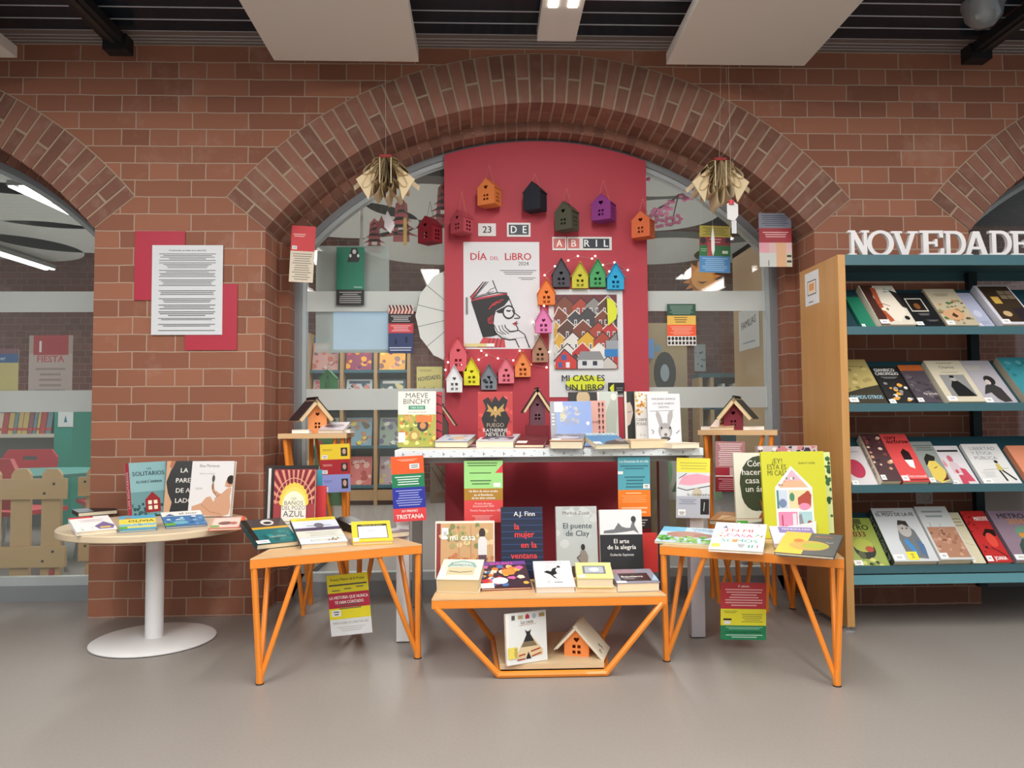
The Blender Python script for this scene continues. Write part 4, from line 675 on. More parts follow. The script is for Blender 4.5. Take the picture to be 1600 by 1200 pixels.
sheet('poster','white library-day poster with a woman in profile who wears a book as a hat','poster',(724,378),(844,545),YP-.002,[('r',0,0,100,100,PW),
 ('t','DÍA',20,83,6.6,RD,30,2),('t','DEL',41,83,3.4,RD,11,1),('t','LiBRO',72,83,6.6,RD,48,2),('t','2024',79,78,3.4,'#444',28,1,'c'),
 ('n',48,96,69,74,3,'#666'),('n',72,95,64,67,2,'#777'),
 ('p',pc([342,464,520,478,528,548,290,548]),'#c84850')]+[('l',pc([400+k*32,470,380+k*34,548]),K,.8) for k in range(4)]+[
 ('p',pc([520,480,630,410,690,436,730,548,528,548]),PW),
 ('p',pc([560,150,590,200,600,262,650,296,640,304,606,306,622,330,630,345,612,362,632,390,630,412,560,420,500,400,440,380,430,300,440,220]),PW),
 ('p',pc([242,160,330,130,540,95,560,150,520,200,450,240,436,290,430,350,440,380,470,440,420,456,340,464]),K),
 ('p',pc([236,128,250,112,345,0,350,0,300,70,250,148,330,128,540,92,552,102,250,160]),'#b83440'),
 ('p',pc([256,138,352,0,420,0,462,86,330,116]),PW),
 ('l',pc([250,150,364,0]),K,1.2),('l',pc([264,134,376,0]),K,.8),('l',pc([276,128,388,0]),K,.8),('l',pc([424,-10,462,88]),K,1.2),('l',pc([262,140,340,116,462,90,540,94]),K,1.3),('l',pc([236,128,346,0]),K,1),('l',pc([280,124,400,88]),K,.7),('l',pc([370,100,410,60,440,50]),K,.8),('l',pc([385,98,430,80]),K,.8),
 ('l',pc([552,120,584,200,602,258,650,296,640,304,604,306]),K,1.2),('l',pc([622,330,616,362,632,390,624,412,566,416]),K,1.2),
 ('p',pc([448,246,520,210,560,206,530,238,520,262,470,262]),K),('e',*pc([556,254]),8.2,6.6,K),('e',*pc([556,254]),6.4,5.1,PW),('p',pc([532,236,580,238,566,252,540,250]),K),('l',pc([586,236,598,262]),K,1.4),
 ('p',pc([588,352,610,334,628,346,608,366]),'#c03440'),('l',pc([586,350,632,348]),K,.8),
 ('l',pc([392,228,420,196,450,190]),RD,1.3),('l',pc([404,206,440,180,490,170]),RD,1.3),('l',pc([420,190,470,160,510,150]),RD,1.3),('l',pc([388,300,384,330,396,350]),RD,1.3),('l',pc([404,290,398,326,410,350]),RD,1.3),('l',pc([420,280,414,320,424,350]),RD,1.3),
 ('p',pc([428,376,462,346,520,344,540,400,560,430,640,410,690,436,700,460,560,480,500,450,460,440]),PW),
 ('l',pc([430,362,440,420,500,470,560,486,610,480,640,548]),K,1.2),('l',pc([436,362,462,420,510,440]),K,1),('l',pc([466,350,486,410,530,440]),K,1),('l',pc([492,346,510,400,556,436]),K,1),('l',pc([518,344,528,384,566,416,640,408,686,440,726,548]),K,1.2),
 ('e',*pc([470,352]),1.3,1.5,PW),('e',*pc([496,350]),1.3,1.5,PW),('e',*pc([518,350]),1.3,1.5,PW),
 ('n',3,5.4,20,60,1,'#777'),('r',2,2,30,5,'#d8cc8c'),('r',30,2,40,5,'#eee')],PW)
ph=[('r',7,26,92,95,'#6c3034')]
rh=random.Random(21); HCL=['#8c3038','#c84c3c','#b83838','#5c4038','#dcd8d4','#444448','#c8402c','#d8a838','#a84434','#8c8a88','#e4e2de','#b03c38','#7c4434','#c8c4c0']
for row in range(6):
    y0=82-row*11; x=4+(row%2)*9
    while x<94:
        s_=rh.uniform(17,23); cl=rh.choice(HCL); x0=max(7,x-s_*.62); x1=min(92,x+s_*.62); yb=max(26,y0-s_*.7); ye=min(93,y0+s_*.15); yt=min(95,y0+s_*.55); xm=min(91,max(8,x))
        dk='#3c2c2c' if rh.random()<.5 else '#e4dcd4'
        if x1-x0>3: ph+=[('p',[x0,yb,x1,yb,x1,ye,xm,yt,x0,ye],cl),('l',[x0,ye,xm,yt,x1,ye],dk,1.3)]
        for wx in ((-.3,.12) if rh.random()<.6 else (-.08,)):
            a_=x+wx*s_; 
            if 8<a_ and a_+4<91 and y0-s_*.25>27: ph+=[('r',a_,y0-s_*.25,a_+3.6,y0+s_*.03,'#e8e4e0'),('r',a_+.7,y0-s_*.21,a_+2.9,y0-s_*.01,'#4c5870')]
        x+=s_*.98
ph+=[('r',76,44,92,52,'#9aa0a8'),('r',74,37,92,44,'#2c7cc0'),('p',[38,26,38,34,44,40,66,40,72,34,72,26],'#d4d6d8'),('p',[36,34,42,42,68,42,74,34],'#8c8e90'),('r',44,29,50,33,'#2c3444'),('r',58,29,64,33,'#2c3444'),('p',[8,26,8,34,20,43,36,34,36,26],'#c83c38'),('l',[6,33,20,44,38,33],'#2c3444',1.4),('r',16,34,23,39,'#3c5c9c'),('r',12,27,17,32,'#3c5c9c'),('r',22,27,27,32,'#e0e0e8')]
ph+=[('p',[78,92,88,88,92,80,90,72,80,66,79,66],'#d8e030')]
sheet('poster','town poster with crowded gabled houses and the words Mi casa es un libro','poster',(857,452),(975,620),YP-.003,[('r',0,0,100,100,'#dcdee0')]+ph+[('e',48,13,26,7,'#d8e030'),('t','MI CASA ES',45,14.5,5.6,'#26262a',66,2),('t','UN LIBRO',47,6,5.6,'#26262a',54,2),('r',78,3,100,13,'#1c1c20'),('p',[86,4,86,12,82,10,80,8,82,5],'#d8e030'),('n',89,98,5,9,2,'#888')],'#dcdee0')
def tile(label,p0,p1,bg,txt,fg,inner=None,wd=80):
    els=[('r',0,0,100,100,'#dcd8d8')]
    if inner: els.append(('r',8,14,92,86,bg))
    els.append(('t',txt,50,26,52,fg,wd,2)); return sheet('letter_tile',label,'letter tile',p0,p1,YP-.004,els,'#dcd8d8',.003,'date tiles on the red panel')
tile('white tile reading 23 on the red panel',(747,349),(775,369),'#ddd','23','#1a1a1e')
tile('tile reading DE in white on dark grey',(792,348),(829,370),'#2c3844','D  E','#e8e8e8',1,66)
tile('salmon tile reading A, first of the month name',(863,370),(885,391),'#c86460','A','#f0e8e4',1,40)
tile('salmon tile reading B, second of the month name',(886,370),(907,391),'#c86460','B','#f0e8e4',1,40)
tile('dark tile reading RIL, ending the month name',(907,370),(956,391),'#1f2a36','R  I  L','#e8e8e8',1,84)
# fairy lights
fl=empty('fairy_lights','string of tiny warm lights winding between the paper houses on the red panel','fairy lights')
fp=[(696,578),(700,566),(722,570),(748,562),(760,555),(752,548),(778,560),(802,563),(812,548),(829,570),(854,574),(858,550),(838,520),(833,503),(850,478),(866,446),(851,430),(867,416),(888,407),(903,400),(925,404),(942,414),(960,410),(981,422),(952,424),(930,400)]
q=MB(); pp=[P(x,y,YP-.012-(i%3)*.004) for i,(x,y) in enumerate(fp)]; q.path(pp,.0009,'#b89088',5); q.build('wire',fl)
BU=mat('#fff0d8',emit=7)
bulb=None
for p in pp:
    if bulb is None: mb=MB(); mb.ball((0,0,0),.0042,BU,5); bulb=mb.build('bulb',fl,True); bulb.location=p
    else: b2=bulb.copy(); COL.objects.link(b2); b2.parent=fl; b2.location=p
# ---------- hanging cards (folded-out book jackets) ----------
def bands(*bs):
    """(height%, colour, kind, ink)"""
    out=[]; y=100
    for h,c,kd,ink in bs:
        out.append(('r',0,y-h,100,y,c))
        if kd=='n': out.append(('n',10,90,y-h+3,y-3,max(2,int(h/4.5)),ink))
        elif kd=='s': out.append(('n',8,60,y-h*.45,y-h*.3,2,ink)); out.append(('r',6,y-h+3,26,y-h+9,'#f0f0f0')); out.append(('n',8,24,y-h+4,y-h+8,2,'#333'))
        elif kd=='f': out.append(('r',70,y-h+h*.2,92,y-h*.25,'#2a2426')); out.append(('e',81,y-h*.5,6,h*.18,'#c4a090')); out.append(('n',8,40,y-h*.45,y-h*.3,2,ink)); out.append(('r',6,y-h+2,24,y-h+h*.3,'#f0f0f0')); out.append(('n',8,22,y-h+3,y-h+h*.26,2,'#333'))
        elif isinstance(kd,list): out+=kd
        y-=h
    return out
CG='jackets opened out and hung up'
def card(label,x0,y0,x1,y1,Y,els,c,rot=0): 
    o=sheet('hanging_jacket',label,'book jacket',(x0,y0),(x1,y1),Y,els,c,.0008,CG,rot); return o
YGF=YG-.012
card('hanging jacket, red above and cream below, at the left foot of the arch',454,353,491,441,YW+.10,bands((45,'#c8343c','s','#e8c0b8'),(55,'#d8ccb8','n','#8c8478')),'#d8ccb8',.05)
card('green and black hanging jacket with a small dark-coated figure, on the glass',526,386,569,477,YGF,bands((73,'#12785c',[('p',[38,74,46,86,54,98,74,98,80,88,84,80,78,74],'#1c1c20'),('e',64,92,7,4,'#c8c8c8'),('e',50,85,4,3,'#dcdcdc'),('e',78,85,4,3,'#dcdcdc'),('t','Retrato',78,30,3,'#c8e0d8',30)],'#fff'),(27,'#1c1c20','n','#a8a8a8')),'#12785c',.0)
zz=[('r',0,82,100,100,'#e8c8bc')]+[('p',[i*14,82,i*14+7,91,i*14+14,91,i*14+7,82],'#8c3434') for i in range(7)]+[('p',[i*14,100,i*14+7,91,i*14+14,91,i*14+7,100],'#40282c') for i in range(7)]
card('hanging jacket with a zigzag top, beside the white paper parasol',607,477,646,552,YGF,zz+bands((18,'#e8c8bc',[],''),(20,'#241c20','n','#c8c8c8'),(20,'#c83c48','n','#f0c0c0'),(42,'#2c3c68',[('e',30,24,4,7,'#101830'),('e',72,28,5,7,'#101830'),('n',4,92,4,14,2,'#c8d0e0')],''))[0:1]+bands((18,'#e8c8bc',[],''),(20,'#241c20','n','#c8c8c8'),(20,'#c83c48','n','#f0c0c0'),(42,'#2c3c68',[('e',30,24,4,7,'#101830'),('e',72,28,5,7,'#101830'),('n',4,92,4,14,2,'#c8d0e0')],''))[1:]+zz,'#2c3c68')
card('hanging jacket in yellow, red and lavender bands with three small portraits',501,694,547,769,3.41,bands((32,'#e8c82c','f','#a08830'),(31,'#a8202c','f','#e0a8a0'),(37,'#8c94d0','f','#6870a8')),'#e8c82c',-.03)
card('hanging jacket reading XV Premio Tristana, orange, green, blue and red',613,713,664,814,3.0,bands((27,'#f05c28',[('n',20,80,92,96,2,'#f8c0a8'),('r',56,80,86,88,'#f0f0f0'),('n',60,82,81,87,2,'#222')],''),(21,'#1c7c54','n','#d8e8e0'),(32,'#24309c','n','#98a0d8'),(20,'#d84048',[('t','XV PREMIO',50,14,3.5,W,60,1),('t','TRISTANA',50,4,6.5,W,84,2)],'')),'#f05c28',-.05)
card('yellow, red and white hanging jacket below the left orange table',514,897,578,991,2.93,bands((30,'#e8dc24',[('t','Premio Maison de la Presse',50,90,4.5,K,82,1),('n',4,96,80,86,1,'#444'),('n',10,30,72,76,1,'#555'),('n',40,58,74,78,1,'#555'),('n',70,88,76,80,1,'#555')],''),(25,'#b82440',[('t','LA HISTORIA QUE NUNCA',50,60,5,W,94,2),('t','TE HAN CONTADO',50,52,5,W,70,2)],''),(18,'#e8dc24',[('n',24,80,42,53,3,'#555'),('r',6,32,28,42,'#e8ecf0'),('n',10,24,33,41,2,'#333')],''),(27,'#e0e2e4',[('t','PREMIO NOBEL DE LITERATURA 2022',50,19,3.4,'#777',86,0),('n',16,84,6,15,3,'#c0c0c0')],'')),'#e8dc24',-.09)
card('hanging jacket in pale green, gold and red hung from the desk edge',725,720,786,816,3.035,bands((45,'#a0dc88',[('n',8,86,90,98,2,'#4c7440'),('n',14,70,78,82,1,'#4c7440'),('p',[80,80,100,80,100,94],'#e0404c'),('n',16,70,60,70,2,'#54804c'),('r',76,57,94,64,'#e8f0e8')],''),(19,'#b0822c',[('t','Un libro de otros modos',50,49,3.5,W,74,2),('t','en el Residente',50,43,3.5,W,50,2),('t','de los años ochenta',50,38,3.5,W,60,2)],''),(36,'#e04c4c',[('t','Premio Booker',50,29,3.2,'#f4d0d0',44,1),('t','Internacional 2020',50,25,3.2,'#f4d0d0',54,1),('t','Premio Strega Europeo 2021',56,18,3.2,'#f4d0d0',80,1),('n',20,74,2,12,4,'#f0b0b0')],'')),'#a0dc88')
card('hanging jacket in sky blue, orange and black, at the right of the lower red panel',965,714,1017,826,3.035,bands((46,'#54a4b4',[('t','Los fantasmas de mi vida',50,92,4,'#d8f0f4',90,1),('n',8,94,82,89,2,'#2c6474'),('r',0,76,16,80,W),('n',20,84,56,74,4,'#34707c'),('r',78,56,98,62,W),('n',82,94,57,61,2,'#222')],''),(37,'#f07c1c',[('n',24,72,48,51,1,'#f8d0a0'),('n',10,90,36,47,4,'#f4a464'),('n',10,90,20,32,2,'#f8c090')],''),(17,'#1c1414','n','#b8a8a8')),'#54a4b4')
card('hanging jacket with a yellow top and pink brush strokes, under the desk',1056,716,1110,809,3.0,bands((24,'#ece04c',[('n',10,90,80,94,3,'#c4bc48')],''),(40,'#d8dce0',[('p',[6,56,20,70,60,74,100,70,100,60,40,54],'#e8a4b8'),('l',[4,50,30,46,100,54],'#3c3c44',2.5),('l',[8,66,30,74],'#3c3c44',2),('e',62,42,14,8,'#c8bca8'),('t','la condenadre',66,37,5,'#3a3a3a',66,0)],''),(36,'#b0b4c0',[('r',72,6,98,32,'#1c1c20'),('l',[84,26,82,12],'#c8c8c8',2),('r',6,4,28,14,W),('n',9,25,5,11,2,'#222'),('n',8,60,22,32,3,'#888ca0')],'')),'#ece04c',.03)
card('dusty pink hanging jacket with a dark red lower part, under the tall right side table',1117,690,1165,768,3.40,bands((52,'#b07c80','n','#e8d4d4'),(16,'#c8a8a8',[('r',0,32,48,48,'#a02438'),('p',[62,32,66,46,74,40,70,32],'#8c1c2c')],''),(2,W,[],''),(30,'#8c1c30','n','#d8a0a8')),'#b07c80',.02)
card('hanging jacket in red, yellow and green below the right orange table',1125,911,1198,999,2.86,bands((46,'#c43840',[('t','2ª edición',50,92,3.6,W,30,2),('n',10,92,58,90,7,'#f0c4c4')],''),(29,'#ece434',[('n',6,36,46,51,2,'#8c8838'),('n',46,92,30,46,5,'#9c983c'),('r',6,34,24,37,K),('r',8,27,22,33,W)],''),(25,'#1c8454',[('n',12,92,18,23,2,'#a8d8c0'),('t','Y CON ESO EL MUNDO SE ACABARÁ',50,12,3,'#0c3c24',80,2),('n',12,92,3,10,2,'#c8e8d8')],'')),'#c43840',.03)
card('hanging jacket in green, yellow and orange above a black geometric pattern',1042,475,1088,540,YGF,bands((28,'#1c4c3c','n','#88a898'),(22,'#e8bc54',[('n',24,70,54,70,3,'#6c5828')],''),(27,'#f05428','n','#f8b8a0'),(23,'#e8e4e0',[('e',6+i*12.5,17,5,4.5,K) for i in range(8)]+[('r',2+i*12.5,3,10+i*12.5,10,K) for i in range(8)],'')),'#1c4c3c')
card('hanging jacket in yellow, dark red, green and blue under the right springing of the arch',1092,353,1142,426,YW+.30,bands((24,'#b8a83c','n','#6c6424'),(18,'#8c2430',[('e',12,68,9,7,K),('n',32,70,62,74,2,'#d09098'),('e',90,70,8,6,'#2c2440')],''),(23,'#24703c',[('r',26,30,40,66,'#b04448'),('r',74,41,92,47,'#d8e0d0'),('n',4,24,44,52,2,'#88b890')],''),(35,'#4c8cc4','n','#9cc4e4')),'#b8a83c',.03)
card('hanging jacket in slate, red and pink panels at the right springing of the arch',1185,333,1238,417,YW+.10,bands((28,'#7c8090','n','#4c5060'),(27,'#a01c2c',[('n',12,90,54,66,3,'#e8b8b8')],''),(45,'#d8b4b4',[('r',0,0,52,26,'#c8ccc8'),('r',0,26,30,45,'#e0a0ac'),('r',52,0,82,45,'#d8a880'),('r',82,0,100,26,'#c8c0a8'),('r',84,8,98,12,K),('r',84,18,98,22,K),('l',[28,2,28,12],K,2)],'')),'#7c8090')
# tapes and threads for hanging jackets
th=MB()
# notice on the pier
sheet('backing_card','red card behind the upper left corner of the white notice on the brick pier','card',(211,361),(288,469),YW-.006,[],'#b02840',.0015,'red cards behind the white notice')
sheet('backing_card','red card behind the lower right corner of the white notice on the brick pier','card',(290,444),(370,547),YW-.006,[],'#b02840',.0015,'red cards behind the white notice')
sheet('notice','white printed notice taped over two red cards on the brick pier','notice',(238,383),(347,523),YW-.009,[('t','El universo libro que Quién de los sabios 2024',50,93.4,1.5,'#333',62,2)]+[('n',10,90,y0,y1,n,'#5c5c60') for y0,y1,n in ((82,91,5),(74,81,4),(64,72.5,5),(54,62,5),(44,50,3),(35.5,41,3),(28,34,3),(20.5,26.5,3),(16,19,2),(9,12.5,2),(4,5.6,1))],'#d6dade',.001)
# folded-page sculptures
def folded(label,px,py,Y,s,seed,cord):
    o=empty('folded_book',label,'folded book',P(px,py,Y),'old books with folded pages hung from the arch'); r=random.Random(seed)
    sp=MB(); sp.box(-.022*s,.022*s,-.02,.02,-.008,.004,'#8c1c1c'); sp.build('spine',o)
    pg=MB()
    def leaf(a,L,wd,curl,m):
        # a page rolled back to the spine: teardrop section swept downwards
        n=14; pts=[]; ca,sa=math.cos(a),math.sin(a)
        for i in range(n+1):
            t=i/n; u=L*math.sin(pi*t)*1.0; v=curl*math.sin(2*pi*t)*.9
            x=u*ca-v*sa; z=u*sa+v*ca; pts.append((x,z-.004))
        d=wd
        vs=[(x,y+ (0 if y<0 else 0),z+ (0 if y<0 else -.0)) for y in (-.02,d) for x,z in pts]; k=n+1
        pg.add(vs,[(i,i+1,k+i+1,k+i) for i in range(n)],m)
    P2=mat('#d2bf9c',.85); 
    for i in range(15):
        f=(i-7)/7; a=-pi/2+f*1.05; L=s*(.075+.085*(1-abs(f))**.6)*(1 if i%2 else .72)*r.uniform(.9,1.1); leaf(a,L,.09*s+.02*r.random(),.015*s,P2)
    for sx in (-1,1):
        q=[(0,0,0),(sx*.105*s,-.015,-.085*s),(sx*.06*s,-.015,-.16*s),(sx*.03*s,0,-.03*s)]
        pg.add(q+[(x,y+.004,z) for x,y,z in q],[(0,1,2,3),(7,6,5,4),(0,4,5,1),(1,5,6,2),(2,6,7,3)],P2)
        pg.add([(0,.01,0),(sx*.12*s,.03,-.10*s),(sx*.115*s,.035,-.115*s),(0,.015,-.02*s)],[(0,1,2,3)],P2)
        pg.box(sx*.02*s-.002,sx*.02*s+.002,-.02,.06,-.1*s,-.004,P2)
    pg.build('folded_pages',o,True)
    c=MB(); c.tube((0,0,.0),(cord,.0,ZC-o.location.z),.0006,'#c8b8a8',5); c.build('thread',o)
folded('old book with curled pages hanging in front of the left haunch of the arch',603,245,3.36,1.25,4,-.005)
folded('old book with curled pages hanging before the arch, above a white tag',1124,250,3.36,1.25,9,.02)
def hang_bits():
    o=empty('hanging_tag','cluster of small white tags on a thread below the right folded book','tag',P(1143,330,3.3)); m=MB(); 
    m.prism([(-.02,-.035),(.012,-.045),(.03,-.02),(.03,.03),(.01,.045),(-.02,.035)],0,.001,'#d8d8d8',axis='y'); m.prism([(.0,-.1),(.022,-.1),(.022,-.04),(.0,-.04)],.002,.003,'#c8ccd0',axis='y'); m.build('paper_tag',o)
    m=MB(); m.tube((0,0,.04),(0,0,.11),.002,'#6c6c70',6); m.tube((0,.001,.03),(0,.001,.05),.012,'#c83c48',8); m.tube((-.012,.004,-.1),(0,.004,-.04),.003,'#7c6c50',6); m.build('clip',o)
    m=MB(); m.tube((0,0,.1),(0,0,ZC-o.location.z),.0006,'#c8b8a8',4); m.build('thread',o)
    o=empty('paper_cone','white paper cone hanging beneath the left folded book','paper ornament',P(607,345,3.6)); m=MB(); m.prism([(-.005,.05),(.03,-.02),(.01,-.06),(-.02,-.03),(-.018,.02)],0,.01,'#d0ccd0',axis='y'); m.tube((0,0,.05),(.01,0,.18),.0006,'#c8b8a8',4); m.build('cone',o)
    o=tag(MB().box(-.009,.009,-.004,.004,-.085,.06,'#c8a040').tube((0,0,.06),(0,0,.3),.0006,'#c8b8a8',4).build('pencil_ornament'),'yellow pencil-shaped strip hanging left of the dark red paper house','paper ornament'); o.location=P(633,358,3.95)
    o=tag(MB().prism([(0,.085),(.008,.02),(.008,-.04),(0,-.07),(-.008,-.04),(-.008,.02)],0,.002,'#e0e0dc',axis='y').tube((0,0,.08),(0,0,.35),.0006,'#c8b8a8',4).build('paper_feather'),'slim white paper feather hanging in front of the striped yellow-to-blue jacket','paper ornament'); o.location=P(1114,378,3.6)
hang_bits()
# ---------- bookcase ----------
bc=empty('bookcase','tall display bookcase with an oak side and teal metal shelves, against the right pier','bookcase')
bx0,bx1,by0,by1=1.478,3.1,3.078,3.46
ST=1.558
mb=MB(); mb.box(bx0,bx0+.031,by0,by1,.022,ST,OAK); mb.build('side_panel',bc)
mb=MB(); mb.box(bx1-.031,bx1,by0,by1,.022,ST,OAK); mb.build('side_panel',bc)
mb=MB(); mb.box(bx0+.031,bx1-.031,by0,by1-.01,ST-.004,ST,TEAL); mb.box(bx0+.031,bx1-.031,by0,by0+.004,ST-.044,ST-.004,TEAL); mb.box(bx0+.031,bx1-.031,by1-.014,by1-.01,ST-.044,ST-.004,TEAL); mb.build('top_shelf',bc)
shz=[(1.256,1.222),(.935,.901),(.599,.566),(.268,.236)]
for zt,zb in shz:
    mb=MB(); D=mat('#1f4550',.45,.1)
    mb.box(bx0+.032,bx1-.032,by0,by0+.004,zb,zt,TEAL); mb.box(bx0+.032,bx1-.032,by0+.004,by0+.02,zb+.006,zb+.009,TEAL)
    y1,z1=by0+.215,zt+.19
    mb.add([(x,y,z) for x in (bx0+.032,bx1-.032) for y,z in ((by0+.01,zb+.008),(y1,z1),(y1+.004,z1-.004),(by0+.014,zb+.004))],[(0,1,2,3),(7,6,5,4),(0,4,5,1),(1,5,6,2),(2,6,7,3),(3,7,4,0)],D)
    mb.build('sloping_shelf',bc)
mb=MB(); mb.box(bx0+.032,bx1-.032,by0+.003,by0+.03,.191,.23,mat('#5f97a2',.35,.1)); mb.build('bottom_rail',bc)
for x in (2.255,):
    mb=MB(); mb.box(x,x+.04,by1-.05,by1-.02,.1,ST-.01,mat('#14282e',.5,.2)); mb.build('rear_upright',bc)
for (x,y) in ((bx0+.015,by0+.03),(bx0+.015,by1-.04),(bx1-.015,by0+.03)):
    mb=MB(); mb.lathe([(0,0),(.028,0),(.028,.004),(.01,.012),(.01,.022),(0,.022)],mat('#b8bcc0',.3,.6),16,(x,y)); mb.build('foot_glide',bc)
a,b=P(1277,427,3.3),P(1297,482,3.3)
mb=MB(); mb.X=frame((bx0-.0012,3.40,1.385),(0,-1,0),(0,0,1),(-1,0,0)); mb.box(0,.14,0,.15,-.001,.0002,'#e0e4e8'); art(mb,.14,.15,[('r',18,30,82,74,'#3c3c44'),('r',21,33,79,71,'#e8d8c0'),('r',32,44,66,64,'#d8843c'),('n',34,64,46,62,3,'#f0b070'),('r',26,8,60,11,'#555')]); tag(mb.build('shelf_sign'),'small white sign with an orange picture stuck on the oak side of the bookcase','sign')
# slab-serif letters
LM=mat('#d4d2d4',.5)
def serif(ch):
    s=.16; T=[]
    def bar(x0,x1,y0,y1): T.append([(x0,y0),(x1,y0),(x1,y1),(x0,y1)])
    if ch=='N': return .92,[[(.0,0),(.34,0),(.34,.09),(.25,.09),(.25,.66),(.62,0),(.8,0),(.8,.91),(.9,.91),(.9,1),(.56,1),(.56,.91),(.66,.91),(.66,.36),(.28,1),(.0,1),(.0,.91),(.11,.91),(.11,.09),(.0,.09)]],[]
    if ch=='O' or ch=='D':
        n=28; 
        if ch=='O': return .92,[[(.46+.45*math.cos(2*pi*i/n),.5+.52*math.sin(2*pi*i/n)) for i in range(n)]],[[(.46+.29*math.cos(2*pi*i/n),.5+.40*math.sin(2*pi*i/n)) for i in range(n)]]
        o=[(0,0),(.45,0)]+[(.45+.42*math.cos(-pi/2+pi*i/14),.5+.5*math.sin(-pi/2+pi*i/14)) for i in range(1,14)]+[(.45,1),(0,1),(0,.9),(.1,.9),(.1,.1),(0,.1)]
        i_=[(.26,.12),(.42,.12)]+[(.42+.28*math.cos(-pi/2+pi*i/12),.5+.38*math.sin(-pi/2+pi*i/12)) for i in range(1,12)]+[(.42,.88),(.26,.88)]
        return .9,[o],[i_]
    if ch=='V': return .95,[[(.38,0),(.56,0),(.84,.91),(.94,.91),(.94,1),(.58,1),(.58,.91),(.68,.91),(.49,.26),(.29,.91),(.38,.91),(.38,1),(0,1),(0,.91),(.1,.91)]],[]
    if ch=='E': return .8,[[(0,0),(.76,0),(.76,.3),(.66,.3),(.62,.11),(.27,.11),(.27,.46),(.46,.46),(.48,.36),(.56,.36),(.56,.66),(.48,.66),(.46,.56),(.27,.56),(.27,.89),(.6,.89),(.64,.72),(.74,.72),(.74,1),(0,1),(0,.9),(.1,.9),(.1,.1),(0,.1)]],[]
    if ch=='A': return .98,[[(0,0),(.36,0),(.36,.09),(.28,.09),(.33,.28),(.63,.28),(.68,.09),(.6,.09),(.6,0),(.98,0),(.98,.09),(.88,.09),(.6,1),(.38,1),(.1,.09),(0,.09)]],[[(.37,.39),(.59,.39),(.48,.78)]]
    if ch=='S': return .72,[[(.02,.02),(.12,.02),(.16,.08),(.36,-.01),(.6,.06),(.7,.24),(.66,.42),(.5,.53),(.26,.62),(.19,.72),(.22,.84),(.36,.89),(.5,.84),(.57,.68),(.66,.68),(.66,.98),(.57,.98),(.53,.93),(.36,1.01),(.14,.95),(.04,.8),(.06,.62),(.2,.5),(.44,.41),(.54,.3),(.5,.16),(.36,.1),(.2,.16),(.12,.34),(.02,.34)]],[]
lets=[('N',1323,1356),('O',1352,1395),('V',1392,1434),('E',1434,1473),('D',1472,1508),('A',1503,1546),('D',1542,1578),('E',1576,1612),('S',1612,1646)]
names={'N':'first letter N','O':'letter O','V':'letter V','A':'letter A','S':'letter S'}; seen={}
for i,(ch,x0,x1) in enumerate(lets):
    a=P(x0,396,3.12); b=P(x1,396,3.12); h=.108; wd,o_,hl=serif(ch); sx=(b.x-a.x)/wd
    mb=MB()
    for k,poly in enumerate(o_): mb.prism([(x*sx,z*h) for x,z in poly],0,.018,LM,[[(x*sx,z*h) for x,z in hh] for hh in hl],axis='y')
    nm=['white wooden letter N, first of the word on top of the bookcase','white wooden letter O on top of the bookcase','white wooden letter V on top of the bookcase','white wooden letter E between the V and the D on the bookcase','white wooden letter D between the E and the A on the bookcase','white wooden letter A on top of the bookcase','white wooden letter D after the A on the bookcase','white wooden letter E cut by the right edge of the photo','white wooden letter S beyond the last E on the bookcase'][i]
    if i==8: continue
    o=tag(mb.build('wooden_letter'),nm,'letter','wooden letters on top of the bookcase'); o.location=(a.x,3.10+(i%3)*.006,ST+.0005)
def shelf_book(label,row,x0,x1,ytop,els,cover,t=.02,spine=None,side='l',lean=0,**k):
    """px x of the lower edge on the shelf lip, px y of the top"""
    zt,zb=shz[row]; Y=by0+.022; z0=zb+.016; t*=1.35; a=P(x0,0,Y).x; a=P(x0,640,Y).x; b=P(x1,640,Y).x
    sl=math.atan2(zt+.19-(zb+.008),.205); hh=min(.27,max(.16,(P((x0+x1)/2,ytop,Y+.17).z-z0)/math.sin(sl))) 
    return book(label,(a,Y),(b,Y),z0,hh,t,math.degrees(sl),cover,els,spine=spine,side=side,group='books on the '+['top','second','third','bottom'][row]+' bookcase shelf',sticker=k.get('sticker',(2,2,24,10)),pagec='#ddd0b4',spt=k.get('spt'))
shelf_book('green paperback lying under the first white novel on the top bookcase shelf',0,1350,1372,470,[],'#18785c',t=.012)
shelf_book('white novel with half of a red-haired face, on the top bookcase shelf',0,1376,1432,452,[('r',0,0,100,100,'#d8d0c0'),('p',[4,100,40,100,24,70,30,40,26,0,0,0],'#4a2a24'),('p',[30,96,44,92,38,60,36,30,46,10,30,6,24,50],'#b05434'),('p',[44,90,80,92,96,70,90,30,60,6,44,10,38,40],'#e6dccc'),('e',40,38,13,5,'#efe4d8'),('e',44,38,4,3.4,'#8c7434'),('l',[24,48,40,52,56,46],'#7c4428',2.5),('r',62,76,96,94,'#e8e4d8'),('t','TODO LO QUE',78,88,4,K,30),('t','NO TE DIJE',78,81,4,K,30),('p',[80,88,100,80,100,40,90,44],'#2c2420'),('e',84,16,7,5,K)],'#d8d0c0',t=.026,spine='#e0d8c8')
shelf_book('black novel with a small framed picture, on the top bookcase shelf',0,1434,1478,466,[('r',0,0,100,100,'#17171a'),('r',14,42,76,82,'#c8c4b8'),('r',18,45,72,79,'#1c1612'),('e',44,58,11,9,'#7c4c24'),('n',30,70,30,37,2,'#888'),('n',44,88,12,18,2,'#777')],'#17171a',t=.02)
